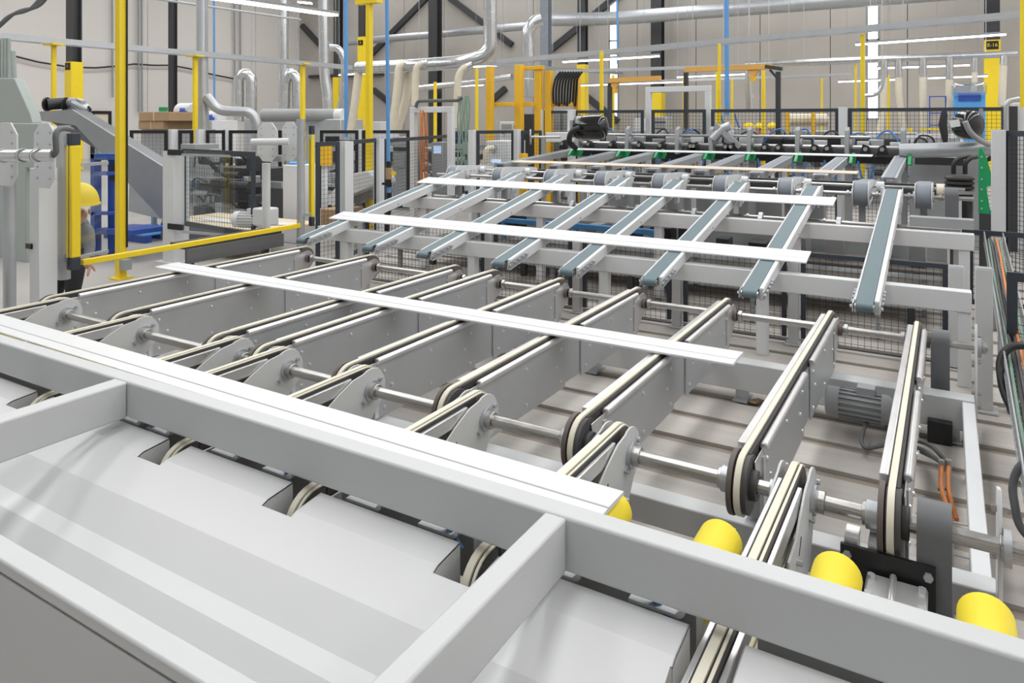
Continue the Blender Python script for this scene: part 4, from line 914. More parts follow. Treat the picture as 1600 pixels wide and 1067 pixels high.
for k in range(8):
    pts = [bp(s/9, .12+.1*k+.04*math.sin(s*1.3+k*2))+Vector((0,0,.025+.012*(k % 3))) for s in range(10)]
    mk('power_cable', G().tube(pts, .009, 8), cols[k], label='%s cable lying in the wire basket at the right edge, %s from its left side' % ({'orange_cable':'orange','green_hose':'green','black':'black','cable_grey':'grey'}[cols[k]], ORD[k]), cat='cable', group='cables in the wire basket')
mk('flexible_conduit', G().tube(bend([(.42,5.0,.52),(.30,4.95,.52),(.25,4.9,.44),(.26,4.8,.30),(.32,4.7,.2),(.36,4.5,.1)], .12, 6), .022, 12), 'black', label='thick black conduit curving beside the grey fence post at the right', cat='conduit')
mk('flexible_conduit', G().tube(bend([(.42,3.75,.36),(.27,3.72,.36),(.23,3.7,.26),(.25,3.6,.12),(.34,3.55,.08)], .1, 6), .016, 12), 'cable_grey', label='grey conduit loop hanging in front of the wire basket', cat='conduit')
q = atz(1576,760,0); mk('basket_post', G().box(.26,.33,3.35,3.42,0,.22), 'galvanised', bevel=.003, label='short open galvanised post beside the wire basket', cat='post')
wg = thing('wire_guard', (-.02, 3.3, 0), 'small bent wire tray holding the orange plugs', 'tray')
g = G()
for k in range(4): g.tube([(-.10+.06*k, 3.32, .02), (-.10+.06*k, 3.34, .22)], .003, 6)
for k in range(4): g.tube([(-.11, 3.32+.006*k, .03+.06*k), (.09, 3.32+.006*k, .03+.06*k)], .003, 6)
mkp('wires', g, 'galvanised', wg, kind='stuff')
# ================================================================ LEFT GUARD LINE (light curtains along x = -6)
def light_curtain(u, vt, vb, x, label, wpx):
    p = atx(u, vt, x); q = atx(u, vb, x); h = wpx/2*(p-Vector((0,0,EYE))).dot(Vector((-SN,CS,0)))/FPX
    o = thing('light_curtain', (p.x, p.y, q.z), label, 'sensor', 'yellow light curtains')
    L = p.z-q.z
    mkp('body', G().box(p.x-h,p.x+h,p.y-h,p.y+h,q.z+L*.09,p.z-L*.09), 'yellow', o, bevel=.008)
    mkp('end_cap', G().box(p.x-h*.98,p.x+h*.98,p.y-h*.98,p.y+h*.98,p.z-L*.088,p.z), 'fence_navy', o, bevel=.006)
    mkp('end_cap', G().box(p.x-h*.98,p.x+h*.98,p.y-h*.98,p.y+h*.98,q.z,q.z+L*.088), 'fence_navy', o, bevel=.006)
    mkp('lens_strip', G().box(p.x-h*.05,p.x+h*.12,p.y-h-.002,p.y-h+.004,q.z+L*.03,p.z-L*.03), 'black', o)
    return o
lcs = light_curtain(115, 208, 421, -6.0, 'yellow light curtain bar with dark ends at the left', 15)
lcs2 = light_curtain(487, 196, 353, -6.0, 'yellow light curtain bar with dark ends beside the middle fence', 7)
bar_a, bar_b = atx(128,410,-6.02), atx(468,352,-6.02)
yb = thing('guard_bar', (bar_a+bar_b)/2, 'yellow horizontal guard bar between the two light curtains', 'bar')
mkp('bar', G().bar(bar_a, bar_b, .045, .045), 'yellow', yb, bevel=.004)
def octo(c, hw, hh, th, ax, o, m='white_paint'):
    k = hw*.55; pts = [(-hw,-hh+k),(-hw+k,-hh),(hw-k,-hh),(hw,-hh+k),(hw,hh-k),(hw-k,hh),(-hw+k,hh),(-hw,hh-k)]
    if ax == 'y': g = G().prism([(c[0]+a, c[2]+b) for a, b in pts], 'y', c[1]-th/2, c[1]+th/2)
    else: g = G().prism([(c[1]+a, c[2]+b) for a, b in pts], 'x', c[0]-th/2, c[0]+th/2)
    pl = mkp('octagon_plate', g, m, o, bevel=.003)
    b = G()
    for a in (-.6, .6):
        for d in (-.7, -.35, .35, .7):
            if ax == 'y': b.cyl((c[0]+a*hw, c[1]-th/2-.006, c[2]+d*hh), (c[0]+a*hw, c[1]-th/2, c[2]+d*hh), .010, 6)
            else: b.cyl((c[0]+th/2, c[1]+a*hw, c[2]+d*hh), (c[0]+th/2+.006, c[1]+a*hw, c[2]+d*hh), .010, 6)
    mkp('bolts', b, 'galvanised', pl, kind='stuff')
def tube_stand(label, uv, vb, t, r, zt_v):
    p = at(uv, zt_v, t); o = thing('tube_stand', (p.x, p.y, 0 if vb is None else at(uv,vb,t).z), label, 'stand')
    mkp('tube', G().cyl((p.x,p.y,0 if vb is None else at(uv,vb,t).z), p, r, 16), 'galvanised', o); return o, p
o, p = tube_stand('galvanised tube stand with octagon plates at the far left', 15, None, 5.5, .042, 200)
octo(at(10,241,5.42), .16, .235, .012, 'y', o)
octo(at(70,243,5.62), .15, .25, .012, 'y', o)
a, b = at(-40,243,5.25), at(82,243,5.3)
mkp('cross_tube', G().cyl(a, b, .045, 18), 'aluminium', o)
for u in (6, 36, 58): q = at(u,243,5.27); mkp('clamp', G().ring(*[[(q.y+rr*math.cos(k/20*2*PI), q.z+rr*math.sin(k/20*2*PI)) for k in range(20)] for rr in (.053,.046)], 'x', q.x-.01, q.x+.01), 'galvanised', o)
mkp('cable', G().tube(bend([at(82,244,5.3), at(88,238,5.3), at(86,206,5.3), at(98,200,5.4), at(112,203,5.6)], .06), .02, 10), 'cable_grey', o)
cg = thing('guard_column', at(67,300,5.75)*1, 'light grey square column behind the octagon plates at the left', 'post'); cg.location.z = 0; ORG[cg.name] = Vector(cg.location)
q = at(68,300,5.78); mkp('tube', G().box(q.x-.07,q.x+.07,q.y-.07,q.y+.07,0,at(68,262,5.78).z), 'white_paint', cg, bevel=.005)
mkp('clamp', G().box(q.x-.10,q.x-.02,q.y-.085,q.y-.07,at(68,390,5.7).z,at(68,382,5.7).z), 'black', cg)
o, p = tube_stand('short galvanised tube holding the left light curtain', 100, 436, 5.95, .048, 196)
for v in (225, 400): mkp('bracket', G().bar(at(100,v,5.95), atx(115,v,-6.0), .03, .03), 'galvanised', lcs)
for v in (405, 418): q = at(100, v, 5.95); mkp('clamp', G().cyl(q, q+Vector((0,0,.05)), .056, 16), 'galvanised', o)
o, p = tube_stand('galvanised tube stand with octagon plates beside the second light curtain', 470, None, 7.95, .042, 190)
octo(at(453,221,7.98), .11, .215, .012, 'y', o); octo(at(418,222,8.05), .16, .215, .012, 'y', o)
mkp('cross_tube', G().cyl(at(393,222,7.9), at(452,221,7.9), .038, 16), 'white_paint', o)
for v in (215, 335): a_, b_ = at(470,v,7.95), at(487,v,7.95); mkp('bracket', G().bar(a_, b_, .03, .03), 'galvanised', lcs2)
for v in (190, 205, 248): q = at(470, v, 7.95); mkp('clamp', G().cyl(q, q+Vector((0,0,.03)), .048, 16), 'galvanised', o)
q = at(416,255,8.15); mk('tube_support', G().cyl(q, (q.x,q.y,0), .045, 16), 'white_paint', label='white round leg below the hanging octagon plate', cat='post')
q = at(275,236,9.25); wp_ = post(q.x, q.y, q.z, .22, 'wide pale post with black clamps carrying the clear screen', m='white_paint')
for v in (238, 354): r_ = at(275,v,9.1); mkp('clamp', G().box(r_.x-.13,r_.x+.16,r_.y-.03,r_.y,r_.z-.035,r_.z+.035), 'black', wp_)
def clear_screen(p0, p1, z0, z1, label):
    p0, p1 = Vector(p0), Vector(p1); p0.z = p1.z = 0; d = p1-p0; L = d.length; d.normalize(); nrm = Vector((-d.y,d.x,0)); up = Vector((0,0,1))
    o = thing('clear_screen', (p0+p1)/2+up*z0, label, 'screen')
    mkp('pane', G().obox((p0+p1)/2+up*(z0+z1)/2, d*L/2, nrm*.004, up*(z1-z0)/2), 'perspex', o)
    for zz in (z0+.03, z1-.05): mkp('arm', G().obox((p0+p1)/2+up*zz-nrm*.02, d*L/2*.96, nrm*.012, up*.014), 'galvanised', o)
clear_screen(at(285,300,8.95), at(367,300,8.6), at(326,368,8.8).z, at(326,236,8.8).z, 'clear plastic guard screen on the wide pale post')
clear_screen(at(122,300,6.25), at(166,300,6.55), at(145,402,6.4).z, at(145,247,6.4).z, 'clear plastic guard screen beside the left light curtain')
# ================================================================ MIDDLE FENCES
def fence_uv(a, b, ta, tb, vt, z0, lab, **k):
    p, q = at(a, vt, ta), at(b, vt, tb); return fence_panel((p.x,p.y), (q.x,q.y), z0, p.z, lab, **k)
fence_uv(494,530,8.7,9.0,222,.05,'narrow dark mesh panel right of the second light curtain', fw=.05)
fence_uv(548,588,9.3,10.3,219,.05,'dark mesh panel between the two pale posts at centre left', fw=.05)
fence_uv(601,704,10.4,13.6,217,.05,'long dark mesh panel receding behind the thick blue air pipe', fw=.055)
q = at(539,221,9.1); post(q.x,q.y,q.z,.15,'pale square fence post left of the white hopper', m='white_paint', group='pale fence posts at centre left')
q = at(592,216,10.3); post(q.x,q.y,q.z,.11,'pale square fence post left of the thick blue air pipe', m='white_paint', group='pale fence posts at centre left')
q = at(282,232,9.3); q2 = at(398,224,8.3)
fence_panel((q.x+.05,q.y), (q2.x,q2.y), .45, q.z, 'dark framed mesh panel behind the clear screen', step=.055, fw=.06)
fence_uv(745,803,11.8,12.3,204,.1,'dark mesh panel in front of the white cabinet with elbow pipe', fw=.05)
fence_uv(815,846,12.3,12.6,204,.1,'narrow dark mesh panel right of the white cabinet', fw=.05)
q = at(738,203,11.8); post(q.x,q.y,q.z,.10,'grey fence post left of the white cabinet', m='white_paint', group='posts by the white cabinet')
q = at(808,202,12.3); post(q.x,q.y,q.z,.10,'grey fence post right of the white cabinet', m='white_paint', group='posts by the white cabinet')
us_ = [(203,262),(279,302),(322,352),(358,440),(500,560),(566,640)]
labs_ = ['far left mesh panel behind the sloping conveyor','far mesh panel left of the grey pipe foot','far mesh panel right of the grey pipe foot','far mesh panel under the silver U ducts','far mesh panel left of the T pole','far mesh panel right of the T pole']
for (a, b), l in zip(us_, labs_):
    fence_uv(a, b, 14, 14, 203.5, .1, l, group='far left fence panels', step=.07, fw=.06, m='black')
for i, u in enumerate((270, 312, 355, 446, 563)):
    q = at(u, 202, 14.05); post(q.x, q.y, q.z, .12, 'far grey fence post, %s from the left along the rear left fence' % ORD[i], m='white_paint', group='far left fence posts')
# ================================================================ LEFT BACKGROUND MACHINES
def thing_uv(name, u, v, t, label, cat, group=None):
    p = at(u, v, t); return thing(name, (p.x, p.y, 0), label, cat, group)
h = thing_uv('hopper_machine', 20, 200, 10, 'grey green hopper machine with wide base at the far left', 'machine')
def fr(poly, t, depth, g=None):
    g = g or G(); y0 = at(poly[0][0], poly[0][1], t).y
    return g.prism([(lambda q: (q.x, q.z))(aty(u, v, y0)) for u, v in poly], 'y', y0, y0+depth)
mkp('hopper', fr([(-60,192),(-30,122),(22,122),(47,178),(50,192)], 10, .12), 'machine_green', h, bevel=.01)
for u in (4, 9, 14): mkp('riser', G().cyl(at(u,122,10.3), at(u,60,10.3), .025, 10), 'machine_green', h)
mkp('base', fr([(-60,480),(-60,193),(62,193),(90,205),(100,238),(100,262),(40,262),(40,480)], 10, .12), 'machine_green', h, bevel=.01)
mkp('exit_sticker', fr([(42,202),(42,197),(50,197),(50,202)], 9.97, .01), 'sign_green', h)
mkp('notice_sticker', fr([(53,202),(53,197),(59,197),(59,202)], 9.97, .01), 'white_paint', h)
mkp('conduit', G().tube(bend([at(20,80,9.9), at(22,120,9.9), at(24,165,9.9), at(30,178,9.9), at(48,182,9.9)], .2), .035, 8), 'machine_green', h)
for i in range(5):
    pts = [at(-20+i*3,60-i*3,13), at(15+i*3,22-i*1.5,13), at(45+i*4,18-i*1.5,13), at(70+i*2,-10,13)]
    mk('conduit_pipe', G().tube(bend(pts, .3), .03, 8), 'cable_grey', label='grey conduit bending at the top left corner, %s from below' % ORD[i], cat='conduit', group='conduits at the top left')
for i in range(4):
    mk('conduit_pipe', G().cyl(at(2+i*3,60,13.2), at(1+i*3,140,13.2), .022, 8), 'cable_grey', label='upright grey conduit at the left edge, %s from the left' % ORD[i], cat='conduit', group='upright conduits at the left edge')
# sloping chip conveyor
ic = thing_uv('sloping_conveyor', 180, 260, 11.5, 'grey sloping transfer conveyor with black drum at its head on the left', 'conveyor')
mkp('side_panel', fr([(52,175),(112,171),(262,265),(262,340),(250,340),(118,196),(60,188)], 11.5, .03), 'mid_grey', ic)
mkp('guide_rail', fr([(104,170),(112,166),(264,262),(264,276)], 11.4, .05), 'pulley_grey', ic)
mkp('bed', fr([(56,176),(110,172),(262,268),(262,300)], 11.55, .25), 'dark_belt', ic)
mkp('lower_box', fr([(200,330),(203,240),(262,285),(262,345)], 11.45, .3), 'galv_plate', ic, bevel=.01)
mkp('head_drum', G().cyl(at(73,163,11.4), at(106,161,11.6), .09, 20), 'dark_steel', ic)
for u in (74, 103): mkp('drum_flange', G().cyl(at(u-2,163,11.4), at(u+1,163,11.4), .11, 20), 'black', ic)
mkp('leg', G().cyl(at(153,190,11.4), at(153,250,11.4), .04, 10), 'galvanised', ic)
mkp('knob', G().cyl(at(157,215,11.2), at(157,215,11.0), .045, 14), 'cardboard', ic)
mkp('leg', G().box(*(lambda q: (q.x-.03,q.x+.03,q.y,q.y+.06))(at(238,300,11.4)), 0, at(238,255,11.4).z), 'white_paint', ic)
motor('drive_motor', at(124,166,11.4), (1,.2,-.35), .42, .085, 'galvanised', 'grey geared motor at the head of the sloping conveyor')
mk('motor_cable', G().tube(bend([at(138,166,11.3), at(142,172,11.3), at(133,180,11.3), at(140,190,11.3), at(190,228,11.3)], .1), .018, 8), 'black', label='black cable from the geared motor along the sloping conveyor', cat='cable')
lc = thing_uv('lift_table', 160, 300, 9.6, 'blue steel lifting frame behind the left clear screen', 'lift')
for poly, dpt in (([(168,399),(168,243),(178,243),(178,399)], .12), ([(141,250),(141,240),(180,240),(180,250)], .14), ([(141,274),(141,268),(172,268),(172,274)], .1), ([(141,336),(141,331),(172,331),(172,336)], .1), ([(138,366),(150,357),(205,360),(205,368)], .5), ([(141,399),(141,240),(147,240),(147,399)], .1)):
    mkp('member', fr(poly, 9.6, dpt), 'blue_paint', lc, bevel=.006)
mkp('hydraulic_box', fr([(172,282),(172,256),(181,256),(181,282)], 9.5, .1), 'black', lc)
pl_ = thing_uv('pallet', 230, 368, 10.5, 'blue wooden pallet lying on the floor behind the yellow pole', 'pallet')
c = atz(228, 372, .0); 
for k in range(3): mkp('runner', G().box(c.x-.6, c.x+.45, c.y-.3+.35*k, c.y-.2+.35*k, 0, .1), 'blue_paint', pl_)
for k in range(5): mkp('slat', G().box(c.x-.6+.22*k, c.x-.45+.22*k, c.y-.32, c.y+.5, .1, .122), 'blue_light', pl_)
for i, (u0, u1, v0, v1) in enumerate([(201,279,175,189),(203,268,189,202)]):
    bx_ = thing_uv('cardboard_box', 240, 190, 16+.1*i, ['long brown cardboard box on top behind the yellow pole', 'long brown cardboard box below the top one'][i], 'box', 'cardboard boxes'); g = ubox(u0,u1,v0,v1,16+.1*i,.9); bx_.location.z = min(v[2] for v in g.v); ORG[bx_.name] = Vector(bx_.location)
    mkp('carton', g, 'cardboard', bx_, bevel=.01)
    mkp('strap', ubox((u0+u1)/2-1,(u0+u1)/2+1,v0-.2,v1,15.985+.1*i,.01), 'wood', bx_)
mk('box_table', ubox(200,300,202,330,16.1,.9), 'mid_grey', label='grey table under the cardboard boxes', cat='table', bevel=.01)
def reel(u, v, t, r, label):
    o = thing('film_reel', at(u, v, t)-Vector((0,0,r)), label, 'reel', 'plastic film reels')
    mkp('roll', G().cyl(at(u,v,t)-Vector((.25,0,0)), at(u,v,t)+Vector((.25,0,0)), r, 24), 'white_paint', o, bevel=.02)
    mkp('motor', G().cyl(at(u-12,v,t-.4), at(u-4,v,t-.35), r*.42, 14), 'blue_paint', o); mkp('motor_foot', G().box(*(lambda q:(q.x-.08,q.x+.08,q.y-.05,q.y+.05))(at(u-7,v,t-.38)), at(u,v+8,t).z, at(u,v,t).z), 'blue_paint', o)
reel(293,174,16.5,.19,'white film reel with blue motor right of the cardboard boxes'); reel(336,183,17.5,.15,'white film reel with blue motor right of the grey pipe')
mk('reel_stand', ubox(268,345,188,330,16.9,.7), 'white_paint', label='white stand under the film reels', cat='stand', bevel=.01)
mk('reel_bench', ubox(346,560,186,330,18.5,.8), 'galvanised', label='long grey packing line behind the far left fence', cat='machine', bevel=.02)
rl = thing_uv('paper_roll', 500, 180, 18, 'big grey roll with white end behind the silver duct', 'roll'); rl.location.z = at(500,190,18).z; ORG[rl.name] = Vector(rl.location)
mkp('roll', G().cyl(at(410,180,18), at(525,180,18.0), .16, 20), 'mid_grey', rl); mkp('end_disc', G().cyl(at(525,180,18), at(538,180,17.9), .16, 20), 'white_paint', rl)
# machines seen through the middle fences
def machine(u0, u1, v0, v1, t, dpt, m, label, cat='machine', extra=()):
    o = thing_uv('machine_cabinet', (u0+u1)/2, 200, t, label, cat)
    mkp('body', ubox(u0,u1,v0,1500,t,dpt), m, o, bevel=.012)
    for (a, b, c_, d, mm) in extra: mkp('panel', ubox(a,b,c_,d,t-.02,.03), mm, o)
    return o
machine(437,468,258,420,10.6,.4,'white_paint','pale grey control cabinet left of the second light curtain', 'cabinet', [(456,460,281,286,'yellow')])
mk('hard_case', ubox(448,462,253,258,10.7,.25), 'blue_light', bevel=.02, label='small blue case on top of the pale control cabinet', cat='case')
machine(315,425,262,335,12.5,.6,'dark_steel','dark machine seen through the mesh behind the clear screen', 'machine', [(330,350,270,290,'mid_grey'),(360,372,284,310,'galvanised'),(385,415,268,280,'mid_grey'),(340,420,300,306,'galvanised'),(318,330,300,325,'galvanised')])
machine(275,312,225,285,13.2,.5,'mid_grey','low grey machine behind the reflected screen', 'machine', [(280,300,238,252,'cardboard')])
mk('round_barrel', G().cyl(at(507,222,11.2), at(507,258,11.2), .12, 20), 'orange_yellow', label='orange yellow drum behind the narrow mesh panel', cat='drum')
mk('drum_stand', G().cyl(at(507,258.2,11.2), (at(507,258,11.2).x, at(507,258,11.2).y, 0), .05, 12), 'white_paint', label='white pedestal below the orange yellow drum', cat='stand')
hp = thing_uv('white_hopper', 550, 300, 10.9, 'white sheet metal chute hopper behind the centre left fence', 'hopper')
mkp('chute', fr([(510,310),(530,285),(545,272),(574,267),(586,281),(586,288),(560,300),(530,312),(520,324)], 10.9, .45), 'white_paint', hp, bevel=.01)
mkp('throat', fr([(548,303),(580,290),(580,306),(560,318),(550,318)], 10.95, .35), 'mid_grey', hp, bevel=.01)
mkp('leg', fr([(555,318),(562,318),(562,400),(555,400)], 11.0, .06), 'mid_grey', hp)
mk('wood_crate', ubox(495,535,327,365,10.2,.5), 'cardboard', bevel=.01, label='brown wooden crate behind the narrow mesh panel', cat='crate')
tb = thing_uv('work_table', 345, 340, 9.6, 'low table with wood boards and papers behind the clear screen', 'table')
c = at(350,342,9.7)
mkp('top', G().box(c.x-1.05,c.x+1.0,c.y-.2,c.y+.75,c.z-.1,c.z-.06), 'wood', tb, bevel=.004)
mkp('skirt', G().box(c.x-1.05,c.x+1.0,c.y-.21,c.y-.2,.15,c.z-.1), 'dark_belt', tb)
for dx in (-1.0,.9): mkp('leg', G().box(c.x+dx,c.x+dx+.06,c.y-.15,c.y-.09,0,c.z-.1), 'dark_steel', tb)
mk('paper_stack', G().obox((c.x-.25,c.y+.1,c.z-.05), (.28,.05,0), (-.03,.12,0), (0,0,.0095)), 'board_white', label='white papers on the low table behind the clear screen', cat='paper')
mk('paper_stack', G().obox((c.x+.75,c.y+.3,c.z-.05), (.2,.05,0), (-.03,.1,0), (0,0,.0095)), 'board_white', label='white sheet at the right end of the low table', cat='paper')
motor('drive_motor', at(392,343,8.4), (1,.25,.02), .42, .095, 'white_paint', 'white finned motor above the yellow guard bar', fan='white_paint')
q = at(415,338,8.3); mk('motor_gearbox', G().box(q.x-.11,q.x+.11,q.y-.1,q.y+.1,q.z-.1,q.z+.1), 'white_paint', bevel=.02, label='white gearbox block on the right of the white motor', cat='gearbox')
bt = thing('dark_conveyor', (-6.3, 5.0, 0), 'low conveyor with black belt directly behind the yellow guard bar', 'conveyor')
p0, p1 = atx(290,378,-6.3), atx(440,352,-6.3)
mkp('belt', G().bar((-6.42,p0.y,p0.z-.05),(-6.42,p1.y,p0.z-.05), .24, .05), 'rubber', bt); mkp('side', G().bar((-6.28,p0.y,p0.z-.14),(-6.28,p1.y,p0.z-.14), .03, .14), 'dark_belt', bt)
for yy in (p0.y+.1, p1.y-.15): mkp('leg', G().box(-6.45,-6.39,yy,yy+.06,0,p0.z-.08), 'dark_steel', bt)
wc = machine(756,798,220,330,13.2,.6,'white_paint','white cabinet with a grey elbow hose behind the mesh', 'cabinet', [(764,774,226,236,'mid_grey')])
mkp('elbow_hose', G().tube(bend([at(771,231,13.0), at(760,232,12.9), at(758,255,12.9)], .1), .05, 10), 'hose_cream', wc)
ts_ = thing_uv('touch_screen', 774, 252, 11.2, 'small lit touch screen in front of the white cabinet', 'screen')
mkp('display', ubox(767,782,249,254,11.2,.04), 'screen', ts_)
mkp('stand', ubox(773,776,254.5,1500,11.22,.03), 'mid_grey', ts_)
machine(779,803,190,230,16.5,.4,'white_paint','white air conditioner box inside the yellow platform', 'cabinet', [(782,800,194,201,'mid_grey'),(784,788,207,209,'ink')])
machine(816,834,178,300,16,.6,'dark_steel','dark grey cabinet inside the yellow platform', 'cabinet')
machine(860,894,172,206,16.5,.5,'galvanised','glazed grey booth behind the left back fence panel', 'machine', [(862,876,174,203,'mid_grey'),(878,893,174,203,'mid_grey')])
mk('white_bench', ubox(850,892,207,222,14.4,.5), 'white_paint', bevel=.01, label='white topped bench beside the hand wheel', cat='bench')
hw = thing_uv('hand_wheel', 828, 214, 12.2, 'steel hand wheel left of the roller machine', 'wheel'); q = at(829,214,12.2); hw.location.z = q.z-.12; ORG[hw.name] = Vector(hw.location)
rp = [(q.x+.05*math.cos(a/20*2*PI), q.y-.10*math.cos(a/20*2*PI), q.z+.12*math.sin(a/20*2*PI)) for a in range(21)]
mkp('rim', G().tube(rp, .012, 8), 'steel', hw)
for k in range(3): a = k*PI/3; d = Vector((.05*math.cos(a), -.10*math.cos(a), .12*math.sin(a))); mkp('spoke', G().cyl(q-d, q+d, .008, 6), 'steel', hw)
mkp('spindle', G().cyl(q, q+Vector((.5,.1,0)), .02, 8), 'steel', hw); mkp('support', G().box(q.x+.2,q.x+.26,q.y,q.y+.06,0,q.z), 'mid_grey', hw)
mk('bollard', G().cyl((at(818,252,11.5).x,at(818,252,11.5).y,.6), at(818,240,11.5), .07, 14), 'orange_yellow', label='yellow bottle shaped canister left of the roller machine', cat='canister')
mk('canister_stand', G().cyl((at(818,252,11.5).x,at(818,252,11.5).y,0), (at(818,252,11.5).x,at(818,252,11.5).y,.6), .1, 14), 'mid_grey', label='grey pedestal under the yellow canister', cat='stand')
for nm, u, m, n, lab, v0, v1 in [('orange',663,'orange_cable',4,'orange cable hanging inside the left grey portal',172,330), ('green',722,'green_hose',6,'pale green hose hanging right of the left grey portal',150,262)]:
    for i in range(n):
        t_ = 12.3+.05*i; pts = [at(u+i*3.4-6+1.1*math.sin(k*1.9+i*2.3), v0+(v1-v0)*k/7, t_) for k in range(8)]
        mk('hanging_cable', G().tube(pts, .013, 8), m, label='%s, %s from the left' % (lab, ORD[i]), cat='cable', group='hanging %s cables' % nm)
mk('portal_cable', G().tube(bend([at(650,168,12.4), at(652,158,12.4), at(690,157,12.4), at(716,157,12.3), at(722,152,12.3)], .1), .03, 8), 'cable_grey', label='grey cable arch over the left grey portal', cat='cable')
machine(672,694,222,256,14.5,.3,'mid_grey','control box with lit screen inside the left grey portal', 'cabinet', [(676,690,228,240,'screen')])
machine(610,640,214,330,14.5,.5,'galvanised','grey machine behind the thick blue air pipe', 'machine', [(612,636,230,236,'dark_steel'),(614,634,244,262,'mid_grey')])
machine(566,600,190,205,16,.6,'white_paint','white machine hood behind the T pole', 'machine')
machine(706,735,205,300,15.5,.4,'dark_steel','dark rack behind the pale green hoses', 'rack', [(708,733,215,218,'blue_paint'),(708,733,235,238,'galvanised')])
# ---- behind the back fence
dr_ = thing_uv('beige_drum', 1262, 190, 16, 'beige horizontal drum on yellow brackets behind the back fence', 'drum'); dr_.location.z = at(1262,197,16).z; ORG[dr_.name] = Vector(dr_.location)
mkp('barrel', G().cyl(at(1232,187,16), at(1291,187,16), .13, 20), 'hose_cream', dr_)
for u in (1230, 1270): mkp('bracket', ubox(u-2.5,u+2.5,172,1500,15.7,.1), 'orange_yellow', dr_)
bc = thing_uv('blue_cabinet', 1515, 150, 17, 'bright blue cabinet wrapped in clear plastic at the right', 'cabinet')
mkp('body', ubox(1493,1536,143,1500,17,.6), 'blue_light', bc, bevel=.02); mkp('window', ubox(1500,1530,146,158,16.98,.02), 'blue_paint', bc); mkp('plastic_bag', ubox(1491,1538,128,150,16.9,.8), 'plastic_wrap', bc, bevel=.08)
fr_ = thing_uv('blue_rack', 1465, 175, 18, 'thin blue tube rack left of the blue cabinet', 'rack')
for u in (1452.5, 1477.5): mkp('upright', ubox(u-.8,u+.8,150,300,18,.03), 'blue_paint', fr_)
for v in (150, 176, 195): mkp('rung', ubox(1453.5,1476.5,v,v+1.6,18,.03), 'blue_paint', fr_)
mk('hanging_coat', G().tube([at(1476,172,11.42), at(1475,180,11.42), at(1473,195,11.42), at(1476,212,11.42), at(1477,224,11.42)], [.03,.05,.06,.05,.03], 12), 'cloth_dark', label='dark green coat like sleeve hanging on the back fence', cat='cloth')
machine(1330,1425,207,300,15.5,.6,'galvanised','low pale machine under the cream hoses', 'machine', [(1420,1425,200,210,'yellow'),(1340,1370,210,222,'white_paint')])
machine(1430,1500,210,300,15,.5,'white_paint','low white machine with red box under the cream hoses at right', 'machine', [(1450,1465,217,224,'red'),(1440,1470,200,203,'yellow')])
machine(990,1008,185,300,15.5,.4,'white_paint','white machine behind the black cylinder tank', 'machine')
machine(1020,1042,182,300,16.5,.4,'galvanised','grey rack behind the portal opening', 'rack', [(1022,1040,190,192,'dark_steel'),(1022,1040,200,202,'dark_steel')])
machine(1120,1165,200,300,16.5,.5,'galvanised','grey machine at the left of the three people', 'machine', [(1124,1160,204,208,'blue_paint')])
machine(1215,1320,204,300,16.8,.5,'galvanised','grey machine under the beige drum', 'machine', [(1225,1235,207,214,'dark_steel'),(1260,1280,207,216,'mid_grey')])
for i, u in enumerate((1126, 1148)):
    mk('air_hose', G().tube(bend([at(u,178,16.6), at(u+3,190,16.6), at(u+10,206,16.65)], .2), .02, 8), 'blue_hose', label=['blue hose left of the three people', 'blue hose nearest the three people'][i], cat='hose', group='blue hoses by the people')
q = at(800,150,1)
# long drooping cable on the white wall, wall conduits
mk('wall_cable', G().tube([atx(u, v, WX+.2) for u, v in [(20,87),(60,97),(110,105),(150,106),(185,103),(210,100),(240,102),(268,102),(300,108),(330,116),(370,124)]], .035, 8), 'black', label='black cable drooping along the white wall', cat='cable')
for i, (u, vb) in enumerate([(176,152),(217,175),(222,175),(367,170),(376,170)]):
    mk('wall_conduit', G().cyl(atx(u-1,-30,WX+.2), atx(u,vb,WX+.2), .04, 8), 'mid_grey', label='thin grey conduit on the white wall, %s from the left' % ORD[i], cat='conduit', group='conduits on the white wall')
mk('sprinkler_pipe', G().cyl(at(200,-8,17), at(470,31,21), .03, 8), 'galvanised', label='thin blue grey sprinkler pipe at the top left', cat='pipe')
_e = atx(255,171,WX+.05)
mk('exit_sign', G().box(WX+.041, WX+.09, _e.y-.2, _e.y+.2, _e.z-.07, _e.z+.1), 'sign_green', label='small green exit sign above the cardboard boxes', cat='sign')
